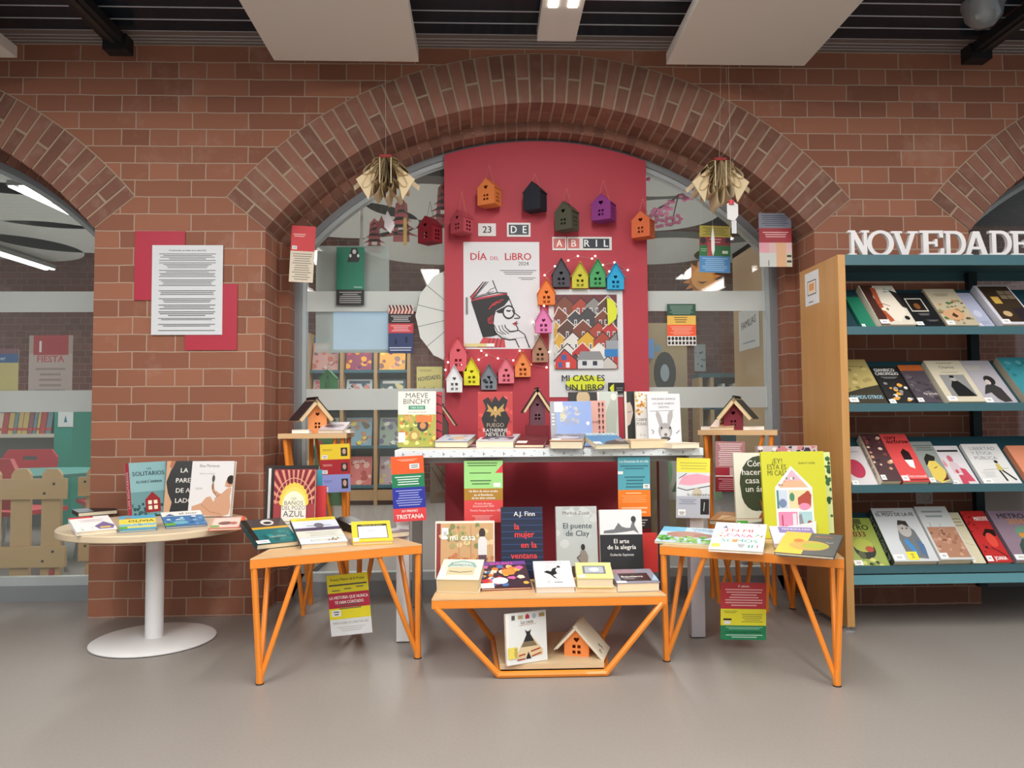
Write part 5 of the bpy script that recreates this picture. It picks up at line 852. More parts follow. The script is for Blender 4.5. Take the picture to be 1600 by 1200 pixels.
shelf_book('novel with a green and brown leaf drawing, on the top bookcase shelf',0,1481,1531,460,[('r',0,0,100,100,'#b8ac94'),('b',6,4,96,66,36,['#4c6c44','#a87c54','#7c8c5c','#c8a47c','#5c4434'],9),('e',42,28,32,14,'#c89c74'),('p',[34,26,44,34,54,24,44,20],'#4c2c20'),('n',20,70,78,86,2,'#7c745c')],'#b0a48c',t=.022)
shelf_book('pale lilac paperback, on the top bookcase shelf',0,1534,1560,462,[('r',0,0,100,100,'#a8acc4'),('e',50,40,24,10,'#c0c4d8'),('n',30,80,10,20,2,'#8c90a8')],'#a8acc4',t=.01)
shelf_book('white-edged novel with a lamp-lit dark room, on the top bookcase shelf',0,1566,1622,455,[('r',0,0,100,100,'#cccad4'),('r',10,6,96,98,'#3a2c20'),('r',24,52,46,70,'#c8a44c'),('r',54,64,94,86,'#7c6c58'),('l',[54,75,94,75],'#1c1410',2),('l',[74,64,74,86],'#1c1410',2),('e',36,26,12,7,'#c0a478'),('r',60,6,96,40,'#2a2228')],'#cfccd6',t=.026)
shelf_book('sand-coloured novel with the last words ...mos otros, at the left end of the second shelf',1,1325,1384,561,[('r',0,0,100,100,'#b4a468'),('b',10,30,90,80,14,['#8c7c4c','#a08f58','#c8b87c'],10),('p',[0,0,100,0,100,40,60,34,0,22],'#3a3428'),('t','SOMOS OTROS',52,9,8,'#8cb8c8',84,2),('n',40,74,80,86,1,'#8c8050')],'#a8985c',t=.02)
shelf_book('black and white photo novel, on the second bookcase shelf',1,1389,1430,578,[('r',0,0,100,100,'#242424'),('t','GIANRICO',48,86,8,'#dcdcd8',80,2),('t','CAROFIGLIO',50,76,8,'#dcdcd8',90,2),('n',20,84,66,72,2,'#999'),('b',4,8,96,54,24,['#d8d8d4','#8c8c8c','#e0a040','#2c2c2c'],12)],'#242424',t=.014)
shelf_book('dark novel with an orange top band and a stormy landscape, on the second bookcase shelf',1,1432,1470,578,[('r',0,0,100,100,'#4c444c'),('r',0,84,100,100,'#b05c2c'),('b',2,10,98,74,26,['#5c545c','#3a343c','#6c646c'],12),('t','Mar de fondo',70,20,6,'#d0c8c0',56)],'#3c3438',t=.02)
shelf_book('cream novel with a black and white portrait, on the second bookcase shelf',1,1478,1536,572,[('r',0,0,100,100,'#cfc6b0'),('t','Charles',52,80,6,'#4a4438',44,1),('n',26,76,68,72,1,'#a09880'),('n',30,74,90,96,1,'#a09880'),('r',18,12,86,64,'#8c8c8c'),('p',[34,12,32,36,44,50,60,48,72,34,84,14,84,12],'#1c1c1c'),('e',50,54,8,6,'#a8a4a0'),('p',[42,56,44,62,56,62,54,56],'#222')],'#d0c8b4',t=.024)
shelf_book('grey novel with the dark outline of a bent woman, on the second bookcase shelf',1,1538,1588,569,[('r',0,0,100,100,'#b0acb4'),('p',[14,20,34,40,56,46,78,34,86,4,60,2,46,10,38,24],'#3a3838'),('e',58,52,17,11,'#2c2a2a'),('e',50,48,8,6,'#c8bcb4'),('n',8,56,76,88,3,'#c8c4a8')],'#b0acb4',t=.016)
shelf_book('turquoise novel at the right edge of the second bookcase shelf',1,1600,1660,563,[('r',0,0,100,100,'#3c8c98'),('b',10,40,90,90,14,['#5cacb4','#2c747c'],12)],'#b8ac98',t=.026)
shelf_book('white book with a large crimson disc at the left end of the third shelf',2,1327,1367,702,[('r',0,0,100,100,'#ccc8cc'),('e',42,42,34,24,'#b02c4c'),('n',10,80,82,90,1,'#a8a4a8')],'#ccc8cc',t=.014)
shelf_book('thick cream paperback shown spine first, on the third bookcase shelf',2,1369,1400,690,[('r',0,0,100,100,'#4c3034'),('b',0,20,96,94,24,['#c89878','#7c4440','#e0c8b0','#2c2024'],13)],'#4c3034',t=.035,spine='#dcd4c4',spt=('Una vida entera','#6c5c50'))
shelf_book('red book with a small black house, on the third bookcase shelf',2,1402,1444,688,[('r',0,0,100,100,'#d84c4c'),('t','cory',34,88,9,'#2a1414',44,2),('t','doctorow',54,79,9,'#2a1414',84,2),('p',[46,44,78,44,78,60,62,68,46,60],'#241014'),('p',[46,44,78,44,70,26,54,30],W),('r',30,2,96,5,'#8c2428'),('t','Descomunal',60,8,6,'#f4c0bc',70,2)],'#cc4040',t=.03,spine='#d84444')
shelf_book('grey comic with a yellow-lit face, on the third bookcase shelf',2,1446,1482,697,[('r',0,0,100,100,'#8c9490'),('p',[24,10,28,46,44,60,70,54,92,30,88,6,50,0],'#d8c05c'),('p',[22,40,28,58,50,70,80,62,70,52,44,52,32,44],'#26221e'),('n',10,94,76,92,3,'#5c605c'),('l',[50,34,66,38],'#26221e',3),('p',[56,4,88,8,92,24,80,14],'#5c2c24')],'#8c9490',t=.022,spine='#a8a8a0')
shelf_book('white album with a pink and red armoured figure, on the third bookcase shelf',2,1484,1526,699,[('r',0,0,100,100,'#d8d4d8'),('r',12,84,92,89,'#2c2c2c'),('e',44,66,10,9,'#c86c7c'),('p',[28,30,30,54,44,60,62,54,66,30],'#d0bcc4'),('p',[60,10,62,44,80,40,92,10],'#c84c64'),('p',[8,50,14,66,22,52,18,44],'#d88c9c'),('p',[40,4,42,26,60,26,64,4],'#c04c60'),('e',44,34,6,5,'#c84c5c')],'#d8d4d8',t=.008)
shelf_book('white book "Libertad y etica publica" with a tightrope walker, on the third bookcase shelf',2,1531,1590,698,[('r',0,0,100,100,'#dcdcdc'),('t','LIBERTAD',52,84,8,'#7c8084',78,0),('t','Y ÉTICA',42,72,8,'#7c8084',56,0),('t','PÚBLICA',46,60,8,'#7c8084',62,0),('l',[20,34,90,38],'#7c6c3c',1),('p',[58,32,60,48,70,50,74,34],'#c8b86c'),('e',66,54,5,4,'#2c241c'),('l',[62,32,66,8],'#26221e',5),('l',[70,32,90,10],'#26221e',5),('n',10,48,16,30,4,'#c4c4c4')],'#dcdcdc',t=.014)
shelf_book('salmon book at the right edge of the third bookcase shelf',2,1600,1660,702,[('r',0,0,100,100,'#d88c6c'),('l',[50,70,80,70,80,80],'#a82820',2)],'#d88c6c',t=.02)
shelf_book('yellow-green comic with a gas-masked figure at the left end of the bottom shelf',3,1327,1382,813,[('r',0,0,100,100,'#94a44c'),('r',0,86,70,98,'#5c6434'),('t','METRO',44,74,11,'#1c1c18',84,2),('t','2033',44,60,11,'#7c2c24',66,2),('e',48,34,30,20,'#1c2018'),('e',48,42,28,14,'#a8b048'),('e',62,34,12,6,'#b04830'),('e',34,22,10,8,'#4c5430'),('b',10,0,90,16,10,['#1c2418','#6c7c34','#c8c870'],9)],'#94a44c',t=.012)
shelf_book('black-spined book with a bearded man in a blue scarf, on the bottom shelf',3,1384,1452,803,[('r',0,0,100,100,'#c8ccd0'),('t','EL PESO DE LA FE',50,84,6.5,'#2c3034',88,2),('n',10,50,90,95,1,'#888'),('p',[36,8,34,40,44,66,62,70,78,56,84,24,80,4],'#6c7074'),('e',56,58,15,14,'#b4b0ac'),('p',[44,66,50,76,68,74,70,62,56,68],'#3c3834'),('p',[42,36,50,20,64,10,60,26,50,42],'#3c84c0'),('p',[70,40,84,30,80,8,70,14],'#4c6c94'),('r',34,2,58,17,'#e8dc34'),('n',42,50,5,14,3,'#555'),('e',52,60,2,1.4,K),('e',62,60,2,1.4,K)],'#c8ccd0',t=.036,spine='#242c30',spt=('EL PESO DE LA FE','#9aa'))
shelf_book('thick white book with a sepia building on its cover, on the bottom bookcase shelf',3,1454,1504,797,[('r',0,0,100,100,'#c4c8c8'),('r',6,4,96,60,'#a87c64'),('b',8,6,94,56,26,['#b88c74','#946450','#c49c84','#7c5444'],9),('n',14,80,76,94,2,'#8c9898'),('l',[20,60,22,68],'#7c7474',1.5),('l',[50,60,52,66],'#7c7474',1.5)],'#c8cccc',t=.042,spine='#d0d4d4',spt=('Memorias','#888'))
shelf_book('narrow cream paperback, on the bottom bookcase shelf',3,1508,1528,807,[('r',0,0,100,100,'#cfc8ac'),('n',14,86,70,90,3,'#a49c7c'),('l',[10,40,80,34],'#6c5c44',2),('l',[10,50,90,46],'#8c7c5c',1)],'#cfc8ac',t=.02,spine='#d8d0b8')
shelf_book('red and black comic with a large falling shoe shape, on the bottom bookcase shelf',3,1530,1568,806,[('r',0,0,100,100,'#b82c2c'),('b',2,20,40,96,18,['#241414','#8c1c1c'],7),('p',[40,52,64,64,98,62,96,50,70,48,60,42],'#241414'),('e',66,42,20,14,'#d84c3c'),('l',[46,28,70,20,92,10],'#241414',4),('t','MATUTE',70,80,8,W,56,2),('t','JOANA',60,4,7,W,50,2)],'#b82c2c',t=.024,spine='#2c1a1a')
shelf_book('lilac comic with a soldier in orange goggles, at the right edge of the bottom shelf',3,1572,1640,807,[('r',0,0,100,100,'#8c7888'),('t','METRO',48,84,10,'#20242c',82,2),('t','2034',52,73,10,'#c8843c',74,2),('p',[20,0,28,30,44,44,70,44,88,28,92,0],'#3c5048'),('e',56,54,20,14,'#6c9480'),('r',42,46,72,54,'#d88c3c'),('e',56,34,10,7,'#a8b0a8'),('b',24,4,88,24,10,['#94a49c','#28342c'],7)],'#8c7888',t=.03,spine='#7c6c7c')
# socket behind the bookcase
p=P(1442,777,YW); mb=MB(); mb.box(-.04,.04,-.012,0,-.03,.03,'#c4b4ac'); mb.lathe([(0,0),(.0001,0)],'#c4b4ac'); mb.X=Matrix(((1,0,0,.012),(0,0,1,-.0125),(0,1,0,0),(0,0,0,1))); mb.lathe([(.019,.0),(.021,-.002),(.017,-.002),(.016,.004),(0,.004)],'#b4a49c',20); o=mb.build('wall_socket'); o.location=p; tag(o,'white double wall socket low on the brick behind the bookcase','socket')
# ---------- the reading room seen through the glass ----------
DW=mat('#c6c8c2',.8); DR=mat('#8c8e8a',.8)
for i,(px,py,r_,lb) in enumerate(((540,345,.62,'round white ceiling baffle behind the left folded book'),(690,388,.8,'round white ceiling baffle beyond the dark red hanging paper house'),(668,318,.5,'round white ceiling baffle highest at the left of the red panel'),(1030,338,.5,'round white ceiling baffle behind the pink blossom branch'),(1030,394,.62,'round white ceiling baffle just right of the red panel, lower one'),(1162,395,.5,'round white ceiling baffle behind the right springing of the arch'),(1045,278,.45,'round white ceiling baffle highest at the right of the red panel'),(-10,276,.42,'round white ceiling baffle cut by the left edge of the photo'),(60,325,.66,'large round white ceiling baffle in the left window'),(92,372,.62,'round white ceiling baffle beside the brick pier in the left window'),(18,388,.62,'round white ceiling baffle lowest in the left window'))):
    v=PZ(px,py,2.58); mb=MB(); mb.lathe([(0,.06),(r_,.06),(r_,0),(0,0)],DW,56); mb.lathe([(r_+.001,.061),(r_+.001,.0)],DR,56)
    o=mb.build('ceiling_baffle'); o.location=v; tag(o,lb,'ceiling baffle','round ceiling baffles in the reading room')
LEDI=mat('#f4f8f4',emit=5)
for (a,b,lb) in (((25,292),(138,345),'linear ceiling lamp crossing the large baffle in the left window'),((-30,388),(78,422),'linear ceiling lamp lowest in the left window')):
    v0,v1=PZ(*a,2.5),PZ(*b,2.5); d=(v1-v0).normalized(); s_=Vector((-d.y,d.x,0))*.026; o=empty('linear_lamp',lb,'ceiling lamp',(0,0,0),'linear ceiling lamps in the reading room')
    mb=MB(); 
    for k in (-1,1):
        c=[v0+s_*k*2.1,v1+s_*k*2.1,v1+s_*k*.7,v0+s_*k*.7]; mb.add([tuple(p) for p in c]+[(p.x,p.y,p.z+.01) for p in c],[(0,1,2,3),(7,6,5,4),(0,4,5,1),(2,6,7,3),(0,3,7,4),(1,5,6,2)],LEDI)
    mb.build('lamp_strip',o)
    mb=MB(); c=[v0+s_*2.6,v1+s_*2.6,v1-s_*2.6,v0-s_*2.6]; mb.add([(p.x,p.y,p.z+.011) for p in c]+[(p.x,p.y,p.z+.05) for p in c],[(0,1,2,3),(7,6,5,4),(0,4,5,1),(2,6,7,3),(0,3,7,4),(1,5,6,2)],DR); mb.build('housing',o)
# magazine shelf
YM=7.9; p0=P(478,515,YM); p1=P(642,785,YM)
mo=empty('magazine_rack','wooden magazine rack with teal backs standing far inside, seen left of the red panel','magazine rack',(0,0,0))
WD=mat('#b08c60',.5); TB=mat('#2f6470',.6)
xs=[P(x,600,YM).x for x in (478,531,584,636)]; zs=[P(500,y,YM).z for y in (520,578,636,697,759,785)]
for k,x in enumerate(xs): mb=MB(); mb.box(x,x+.035,YM,YM+.35,0,zs[0],WD); mb.build('upright',mo)
mb=MB(); mb.box(xs[0]+.035,xs[3],YM+.2,YM+.22,0.05,zs[0]-.02,TB); mb.build('back_panel',mo)
for z in zs[1:5]: mb=MB(); mb.box(xs[0]+.036,xs[3]-.001,YM+.02,YM+.2,z-.03,z,TB); mb.build('shelf',mo)
mb=MB(); mb.box(xs[0]+.036,xs[3]-.001,YM+.01,YM+.03,.05,zs[4]-.05,WD); mb.build('plinth',mo)
mag=[(0,0,'#c89890',['#c0705c','#d8b0a8','#8c5c5c'],'ANIMALS','pink magazine with an animal cover on the top left of the far rack'),(0,1,'#8c3858',['#e8a030','#5c2c5c','#c84c6c'],'','purple and orange magazine at the top centre of the far rack'),(0,2,'#e0a03c',['#7c4434','#d87c50','#e8c848'],'','orange magazine at the top right of the far rack'),
(1,0,'#c8a8a0',['#d86c74','#e8d8c8'],'','pale magazine behind the green paper house in the far rack'),(1,1,'#ccd4d8',['#3c5c74','#d88c7c'],'','white magazine in the second row of the far rack'),(1,2,'#44646c',['#e0e0d8','#24343c','#d8c87c'],'','dark teal magazine in the second row of the far rack'),
(2,1,'#7ca0b0',['#a88468','#e0c850','#6c5c50'],'','yellow-edged magazine with a portrait in the far rack'),(2,2,'#8c9c8c',['#5c4c74','#d0d4c8','#3c3c44'],'','magazine with crowded small figures in the far rack'),
(3,1,'#d0706c',['#b04c44','#e8b8a8'],'acola','coral magazine in the lowest row of the far rack'),(3,2,'#b49ca0',['#c8b464','#d8d0d0','#8c5c5c'],'10','mauve magazine with a girl in the lowest row of the far rack'),(2,0,'#a8b8a8',['#5c7c5c','#c8c8b0'],'','green-grey magazine in the third row of the far rack')]
for r_,c_,bg,cl,tx,lb in mag:
    x0=xs[c_]+.05; w_=.27; z0=zs[r_+1]+.001; h_=.30
    mb=MB(); mb.box(0,w_,0,h_,-.006,0,bg); art(mb,w_,h_,[('b',6,6,94,80,16,cl,15)]+([('t',tx,54,78,12,'#ece4e0',80,2)] if tx else [('r',10,84,90,94,cl[0])]),.0006)
    o=mb.build('magazine'); o.matrix_world=frame((x0,YM+.05,z0),(1,0,0),(0,.25,1),(0,-1,.25)); tag(o,lb,'magazine','magazines in the far rack')
# tan cabinet left inside, paper house, sheets
mb=MB(); mb.box(-1.5,-.99,4.3,4.32,.02,.66,OAK)
o=empty('book_box','low wooden book box standing inside behind the left orange table','book box')
m2=MB(); m2.box(-1.16,-.985,4.25,5.0,.03,.62,mat('#a88c64',.6)); m2.box(-1.165,-.98,4.245,5.005,.0,.03,K); m2.build('box',o)
for i in range(6): m2=MB(); m2.box(-.985,-.975,4.28+i*.12,4.35+i*.12,.05,.66,mat('#b89468',.6)); m2.build('slat',o)
for i,c in enumerate(('#5c7c4c','#c8b84c','#3c5c4c','#d8d0c0')):
    pass
b,r=house_mesh(.085,.07,.11,.07,'#2f9048',True,False,.012,1.2,True); o=empty('paper_house','green paper house hanging inside the glass in front of the far magazine rack','paper house',P(512,610,4.15),'paper houses hanging on strings'); b.build('walls',o); r.build('roof',o); q=MB(); q.path([(-.02,.03,.09),(0,.03,.16),(.02,.03,.09)],.002,'#c8dcc8',5); q.tube((0,.03,.16),(0,.03,3.3-P(512,610,4.15).z),.0007,'#b0a8a0',4); q.build('string',o)
sheet('paper_sheet','green painted paper sheet with red blooms taped inside the glass','sheet',(492,678),(534,790),YG+.022,[('r',0,0,100,100,'#3c8044'),('e',20,74,14,18,'#a83434'),('e',78,82,12,12,'#a83434'),('l',[20,60,24,0],'#2c5c34',4)],'#3c8044')
sheet('paper_sheet','white acetate sheet fixed to the glass behind the green and black jacket','sheet',(494,384),(608,551),YG+.03,[],'#888',.001).data.materials.clear()
ac=bpy.data.objects['paper_sheet.001']; ac.data.materials.append(glass_mat('acetate',.42,'#c4ccc8',(.9,.95,.94,1),.2,.4))
SC=mat('#a8c8f0',emit=1.1)
p=sheet('monitor','lit monitor showing a pale blue page, seen through the acetate sheet','monitor',(521,488),(606,546),YG+.22,[],'#9ab')
p.data.materials.clear(); p.data.materials.append(SC)
q=MB(); a=P(516,483,YG+.24); b=P(611,551,YG+.24); q.box(a.x,b.x,YG+.225,YG+.25,b.z,a.z,mat('#c8ccc8',.5)); q.build('housing',p).matrix_parent_inverse=p.matrix_world.inverted(); q=MB(); q.tube(((a.x+b.x)/2,YG+.26,a.z-.02),((a.x+b.x)/2,YG+.26,3.3),.009,mat('#b8bcb8',.5),8); q.build('ceiling_pole',p).matrix_parent_inverse=p.matrix_world.inverted()
# parasol
def parasol():
    c=P(724,494,YP+.036); R_=.243; o=empty('paper_parasol','white paper parasol opened behind the left edge of the red panel','parasol',c); m=MB(); n=14; MP=mat('#d4d8d4',.7)
    rim=[]
    for i in range(n*4): a=2*pi*i/(n*4); k=R_*(1-.03*abs(math.sin(a*n/2))**.7); rim.append((k*math.cos(a),-.019,k*1.06*math.sin(a)))
    N=len(rim); m.add([(0,.0,0)]+rim,[(0,1+i,1+(i+1)%N) for i in range(N)],MP); m.add([(0,.0012,0)]+[(x,y+.0012,z) for x,y,z in rim],[(0,1+(i+1)%N,1+i) for i in range(N)],MP); m.build('canopy',o)
    for i in range(n):
        a=2*pi*(i+.5)/n; m=MB(); m.tube((0,-.0012,0),(R_*.97*math.cos(a),-.0202,R_*1.03*math.sin(a)),.0011,'#5c6464',5); m.build('rib',o)
    m=MB(); m.tube((0,-.012,0),(0,0,0),.008,'#8c7450',10); m.build('hub',o)
parasol()
sheet('info_sheet','yellow sheet reading NOVEDADES inside the glass left of the red panel','sign',(651,573),(691,613),YG+.022,[('r',0,0,100,100,'#d8cc78'),('t','NOVEDADES',50,48,16,'#4c4838',88,2,'c',.12),('n',10,60,80,90,2,'#8c8454'),('t','infantil',40,6,16,'#444',60,1)],'#d8cc78')
sheet('paper_sheet','brown paper triangle with handwriting hanging behind the left leg of the desk','sheet',(672,716),(697,786),YG+.022,[('r',0,0,100,100,'#8c7c68'),('e',60,96,40,14,'#a83c4c'),('l',[10,80,90,30],'#4c4434',6),('l',[40,84,96,60],'#4c4434',5)],'#8c7c68')
# cherry branch, sun, red fretwork houses
o=empty('blossom_branch','pink paper blossom branch hanging right of the red panel','paper branch',(0,0,0)); m=MB(); q=[P(x,y,4.1) for x,y in ((1082,300),(1060,305),(1045,318),(1030,325),(1017,338))]
m.path(q,.006,'#5c3c44',6); m.path([P(1060,305,4.1),P(1055,325,4.1),P(1050,350,4.1)],.004,'#5c3c44',6); m.tube(q[0],(q[0].x,4.1,3.3),.0007,'#b0a8a0',4); m.build('twig',o)
r=random.Random(2)
for x,y in ((1022,340),(1030,348),(1038,330),(1046,345),(1058,342),(1048,320),(1070,306),(1080,303),(1026,332),(1010,275)):
    c=P(x,y,4.08); m=MB()
    for k in range(5):
        a=2*pi*k/5+r.random(); cc=(c.x+.02*math.cos(a),4.08+.004*k,c.z+.02*math.sin(a)); m.ball(cc,.014,'#d878a8',4,.8)
    m.build('blossom',o)
o=empty('paper_sun','orange paper sun with a smiling face behind the glass at right','paper sun',P(1097,436,4.6)); m=MB(); n=32
m.prism([((.125 if i%2 else .08)*math.cos(2*pi*i/n)*1.0,(.125 if i%2 else .08)*math.sin(2*pi*i/n)*.95) for i in range(n)],0,.004,'#d8883c',axis='y'); m.build('rays',o)
m=MB(); m.prism([(.07*math.cos(2*pi*i/24),.07*math.sin(2*pi*i/24)) for i in range(24)],-.006,-.001,'#e8a858',axis='y'); m.build('face',o)
m=MB(); m.prism([(-.03,-.015),(0,-.028),(.03,-.015),(0,-.02)],-.009,-.0065,K,axis='y'); m.build('mouth',o); m=MB(); m.tube((0,.001,.1),(0,.001,3.3-P(1097,436,4.6).z),.0007,'#b0a8a0',4); m.build('thread',o)
def pagoda(cx,cy,s,lb):
    m=MB(); p=[]; 
    for k in range(5):
        y=.13-k*.045; w=.02+k*.022; m.prism([(-w,y-.02),(-w*.4,y+.012),(w*.4,y+.012),(w,y-.02),(w*.4,y-.008),(-w*.4,y-.008)],0,.003,'#a83c44',axis='y')
    m.prism([(-.05,-.1),(.05,-.1),(.035,.13),(0,.17),(-.035,.13)],.0,.003,'#b04850',[[(-.02,-.05),(.02,-.05),(.02,-.01),(-.02,-.01)]],axis='y')
    m.tube((0,.001,.16),(0,.001,(3.3-P(cx,cy,4.3).z)/s),.0007,'#b0a8a0',4); o=m.build('paper_pagoda'); o.scale=(s,1,s); o.location=P(cx,cy,4.3); tag(o,lb,'paper ornament','red cut-paper ornaments')
pagoda(627,352,.95,'red cut-paper pagoda hanging behind the yellow pencil strip'); pagoda(693,325,.9,'red cut-paper pagoda half hidden by the top left of the red panel'); pagoda(585,375,.75,'red cut-paper pagoda peeping over the acetate sheet')
m=MB(); m.prism([((.05 if i%2==0 else .022)*math.sin(pi*i/5),(.05 if i%2==0 else .022)*math.cos(pi*i/5)) for i in range(10)],0,.003,'#8c2c34',axis='y'); m.tube((0,.001,.05),(0,.001,3.3-P(596,350,4.2).z),.0007,'#b0a8a0',4); o=m.build('paper_star'); o.location=P(596,350,4.2); tag(o,'dark red paper star hanging left of the paper cone','paper ornament','red cut-paper ornaments')
# right interior
cb=empty('tall_cabinet','tall birch-sided teal cabinet inside, right of the red panel','cabinet'); BI=mat('#b89c74',.5)
CT=1.9
m=MB(); m.box(1.55,1.585,4.1,4.62,.03,CT,BI); m.build('side_panel',cb); m=MB(); m.box(1.55,2.4,4.1,4.62,CT-.03,CT,TB); m.build('top',cb)
for z in (.1,.5,.85,1.15,1.5): m=MB(); m.box(1.586,2.4,4.14,4.6,z,z+.03,TEAL); m.build('shelf',cb)
m=MB(); m.box(1.586,2.4,4.6,4.62,.03,CT-.03,TB); m.build('back_panel',cb); m=MB(); m.box(1.586,1.64,4.1,4.13,.03,CT-.03,TB); m.build('front_stile',cb)
r=random.Random(11); NM={'#a85c50':'brick red','#d8d4c8':'pale','#4c6c7c':'slate blue','#c8a860':'ochre','#5c4c54':'dark plum'}; PL=['at the left end','second from the left','third from the left','at mid row','third from the right','second from the right','at the right end']
for zi,z in enumerate((.53,.88,1.18)):
    x=1.66
    for k in range(7):
        t_=r.uniform(.012,.03); h_=r.uniform(.17,.24); m=MB(); c=r.choice(['#a85c50','#d8d4c8','#4c6c7c','#c8a860','#5c4c54']); m.box(0,t_,0,.15,0,h_,c); m.box(.001,t_-.001,.002,.151,.003,h_+.001,'#e0d8c4')
        o=m.build('book'); o.location=(x,4.2,z+.001); tag(o,NM[c]+' book '+PL[k]+' of the '+['lowest','middle','upper'][zi]+' tall cabinet row','book','upright books in the tall cabinet'); x+=t_+r.choice([.002,.003,.03])
m=MB(); m.box(0,.34,0,.24,-.001,.0003,'#d8dcd8'); art(m,.34,.24,[('t','FAMILIAS',50,56,18,'#2c3034',88,2,'c',.1),('n',20,80,14,20,1,'#6c84b0')],.0005); o=m.build('sign'); o.matrix_world=frame((1.548,4.52,1.28),(0,-1,0),(0,0,1),(-1,0,0)); tag(o,'white sign reading FAMILIAS on the tall cabinet inside','sign')
# cork board with record and butterflies
o=sheet('cork_board','tan board with a record and paper butterflies inside, right of the red panel','board',(985,505),(1076,700),5.4,[('r',0,0,100,100,'#a08c68'),('e',60,60,20,17,'#1c1c1e'),('e',60,60,8,7,'#98a8b0'),('p',[20,46,30,50,34,44,28,40],'#8c3444'),('e',84,44,6,3,'#a8a050'),('r',34,30,76,33,'#c8ccb0'),('p',[40,78,48,84,56,80,50,76],'#6c94a8')],'#a08c68',.02)
q=MB(); c=P(1030,650,5.45); q.box(c.x-.35,c.x+.3,5.43,5.47,0,.6,mat('#8c7c5c',.7)); q.build('stand',o).matrix_parent_inverse=o.matrix_world.inverted()
sheet('paper_sheet','blue lit screen half hidden behind the right edge of the red panel','screen',(1005,530),(1022,560),5.377,[],'#5c9cdc')
sheet('paper_sheet','white and green paper roll hanging behind the right end of the desk','sheet',(1036,716),(1128,781),YG+.022,[('r',0,0,100,100,'#c4ccc4'),('e',2,70,14,40,'#84c494'),('p',[14,20,26,60,34,20],'#4c7c5c'),('e',96,30,8,40,'#94cca4')],'#c4ccc4',.003)
sheet('drawing','white ink drawing hung on the far brick wall, right of the red panel','picture',(1085,538),(1103,580),8.9,[('b',10,10,90,80,9,['#6c7878','#3c4444'],14)],'#a8b4b4',.02)
o=empty('low_shelf','low teal shelf against the far brick wall, right of the red panel','shelf'); a=P(1092,583,8.6); b=P(1150,583,8.6)
m=MB(); m.box(a.x,b.x+.5,8.6,8.95,a.z-.05,a.z,TEAL); m.box(a.x,b.x+.5,8.9,8.95,0,a.z-.05,TB); m.box(a.x,a.x+.04,8.6,8.9,0,a.z-.05,BI); m.box(b.x-.3,b.x-.26,8.6,8.9,0,a.z-.05,BI); m.box(a.x+.04,b.x+.5,8.6,8.9,a.z-.42,a.z-.38,TEAL); m.build('carcass',o)
for k in range(6): m=MB(); h_=.2+.03*(k%3); m.box(0,.03,0,.2,0,h_,'#d0d4d0'); o=m.build('book'); o.location=(b.x-.24+k*.045,8.64,a.z-.379); tag(o,'pale book upright in the low teal shelf by the far wall, '+['leftmost','second from the left','third from the left','third from the right','second from the right','rightmost'][k],'book','books in the low teal shelf')
# left interior: fence, chairs, shelf
FW=mat('#c8a878',.55,var=.05,nscale=6); YF=4.15
fo=empty('picket_fence','low wooden picket fence standing inside the left window','fence')
for x in (33,81,129,-15,-63):
    a=P(x-15,733,YF); b=P(x+15,733,YF); z1=a.z; xx=(a.x+b.x)/2; y_=YF if x!=129 else YF+.14; w=(b.x-a.x)/2
    m=MB(); m.prism([(xx-w,.0),(xx+w,.0),(xx+w,z1-.03),(xx+w*.6,z1),(xx-w*.6,z1),(xx-w,z1-.03)],y_,y_+.022,FW,axis='y'); m.build('picket',fo)
for (x0,x1,yy0,yy1,dy) in ((-80,106,749,779,-.024),(-80,104,855,885,-.024),(104,190,748,778,.115),(104,190,852,882,.115)):
    a=P(x0,yy0,YF); b=P(x1,yy1,YF); m=MB(); m.box(a.x,b.x,YF+dy,YF+dy+.022,b.z,a.z,FW); m.build('rail',fo)
for (x,y) in ((84,756),(69,771),(111,756),(82,862),(66,877),(111,860)):
    c=P(x,y,YF-.026); m=MB(); m.tube((c.x,YF-.027+(.14 if x>105 else 0),c.z),(c.x,YF-.02+(.14 if x>105 else 0),c.z),.007,BLACK,10); m.build('screw',fo)
m=MB(); c=P(78,905,YF-.02); m.box(c.x-.012,c.x+.012,YF-.012,YF-.001,c.z-.07,c.z+.05,'#b03844'); m.build('latch',fo)
CR=mat('#c8303c',.4); 
def chair(x,y,rot,lb):
    o=empty('childrens_chair',lb,'chair',(x,y,0),'red children\'s chairs in the reading room'); o.rotation_euler=(0,0,rot)
    m=MB(); m.box(-.17,.17,-.17,.17,.36,.385,CR); m.build('seat',o)
    m=MB(); n=8
    pts=[(-.17,.40),(.17,.40),(.19,.62),(.15,.68),(-.15,.68),(-.19,.62)]; m.prism(pts,.165,.19,CR,[[(-.05,.6),(.05,.6),(.05,.63),(-.05,.63)]],axis='y'); m.box(-.03,.03,.165,.185,.36,.42,CR); m.build('backrest',o)
    for sx in (-1,1):
        for sy in (-1,1): m=MB(); m.tube((sx*.17,sy*.17,0),(sx*.13,sy*.13,.36),.012,mat('#a8a8ac',.3,.7),8); m.build('leg',o)
v=P(28,740,5.6); chair(v.x,5.6,.1,'red plastic chair behind the fence, cut by the left edge of the photo'); v=P(150,740,5.0); chair(v.x+.1,5.0,-.9,'red plastic chair inside beside the brick pier'); v=P(20,800,4.6); chair(v.x+.1,4.5,2.8,'red plastic chair low behind the fence pickets')
o=empty('childrens_table','low table with a teal top behind the picket fence','table',(P(40,735,5.2).x,5.2,0)); m=MB(); m.lathe([(0,.53),(.5,.53),(.5,.55),(0,.55)],mat('#3c8c84',.4),40); m.build('tabletop',o); m=MB(); m.tube((0,0,0),(0,0,.53),.03,'#a8a8ac',12); m.lathe([(0,0),(.22,0),(.2,.015),(0,.015)],'#a8a8ac',24); m.build('pedestal',o)
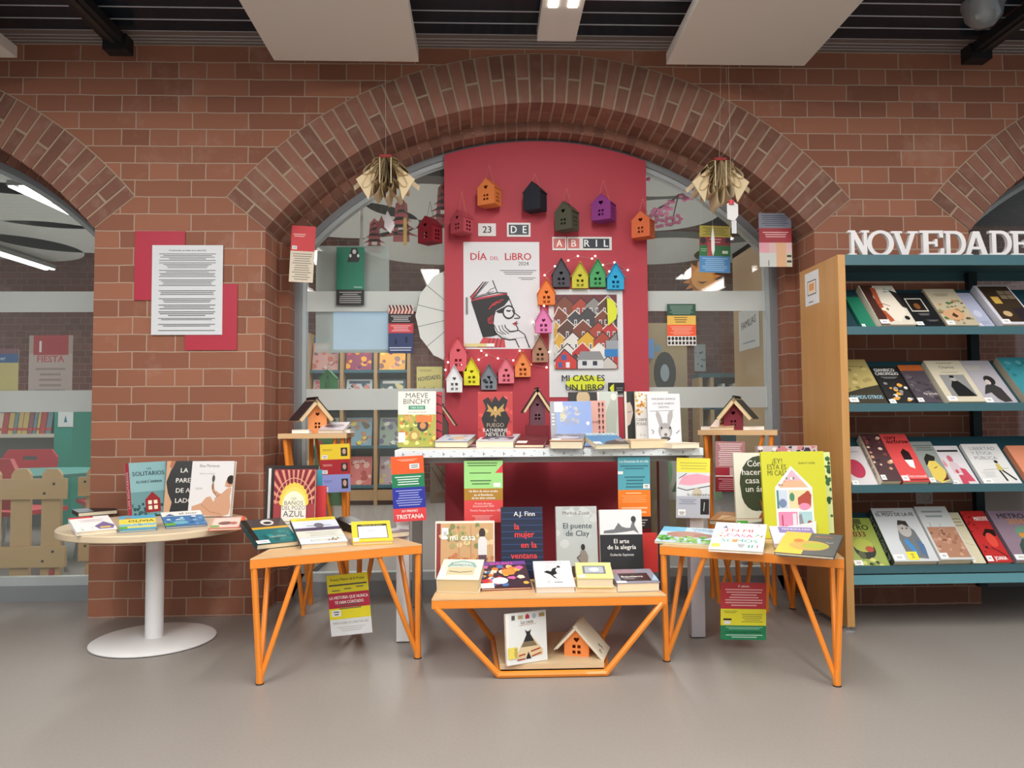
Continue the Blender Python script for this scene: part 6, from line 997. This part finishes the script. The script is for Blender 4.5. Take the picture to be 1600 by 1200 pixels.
so=empty('childrens_bookcase','teal-ended bookcase with a white sign inside the left window','bookcase'); YB=6.3
xa,xb=P(-120,700,YB).x,P(112,700,YB).x; xm=P(84,700,YB).x; TG=mat('#2c9480',.5)
m=MB(); zt_=P(100,620,YB).z; m.box(xm,xb,YB,YB+.35,0,zt_,TG); m.build('end_panel',so)
for y_ in (678,735,632): z_=P(40,y_,YB).z; m=MB(); m.box(xa,xm-.001,YB,YB+.34,z_-.03,z_,mat('#c8c4b4',.6)); m.build('shelf',so)
m=MB(); m.box(xa,xm-.001,YB+.341,YB+.35,0,zt_,mat('#8c9290',.7)); m.build('back_panel',so)
NM2={'#b04c4c':'red','#d8c8b0':'cream','#6c8c94':'blue-grey','#c86c5c':'salmon','#8c5c64':'plum','#d8d8d0':'white','#c8b070':'sand'}; ORD=['first','second','third','fourth','fifth','sixth','seventh','eighth','ninth','tenth','eleventh','twelfth','thirteenth','fourteenth','fifteenth','sixteenth','seventeenth','eighteenth','nineteenth','twentieth']*2
r=random.Random(4); x=xa+.4; z_=P(40,678,YB).z
k=0
while x<xm-.06:
    t_=r.uniform(.02,.045); h_=r.uniform(.17,.2); c=r.choice(['#b04c4c','#d8c8b0','#6c8c94','#c86c5c','#8c5c64','#d8d8d0','#c8b070']); m=MB(); m.box(0,t_-.002,0,.18,0,h_,c); m.box(.002,t_-.004,.003,.181,.003,h_+.001,'#e8e0d0'); m.box(0,t_-.002,-.001,0,.03,.05,'#c84844')
    o=m.build('book'); o.location=(x+.02,YB+.02,z_+.001); o.rotation_euler=(0,.12,0); tag(o,NM2[c]+' book in the children\'s bookcase, '+ORD[k]+' of its leaning row','book','row of books in the children\'s bookcase'); x+=t_+.004; k+=1
sheet('sign','white sign with a small teal cone on the end of the children\'s bookcase','sign',(91,643),(114,667),YB-.004,[('r',0,0,100,100,'#d8e0e0'),('p',[38,30,62,30,50,76],'#2c7484')],'#d8e0e0',.002)
sheet('poster','yellow and blue poster inside at the left edge of the photo','poster',(-60,545),(27,645),YG+.022,[('r',0,0,100,100,'#c4b878'),('r',0,78,100,92,'#2c5c94'),('r',0,92,100,100,'#7c4c5c'),('r',0,0,100,8,'#2c4c74'),('t','leer',70,82,6,'#c8d8e8',30)],'#c4b878',.002)
o=sheet('poster','faded paper with red lettering and a red top hanging inside the left window','poster',(46,524),(112,634),YG+.022,[('r',0,0,100,74,'#b8a8a4'),('r',10,72,90,100,'#a82c34'),('t','I',26,76,16,'#e8e0e0',20,2),('t','FIESTA',50,62,9,'#b83c44',70,2),('n',16,84,10,56,6,'#988884')],'#a89890',.001)
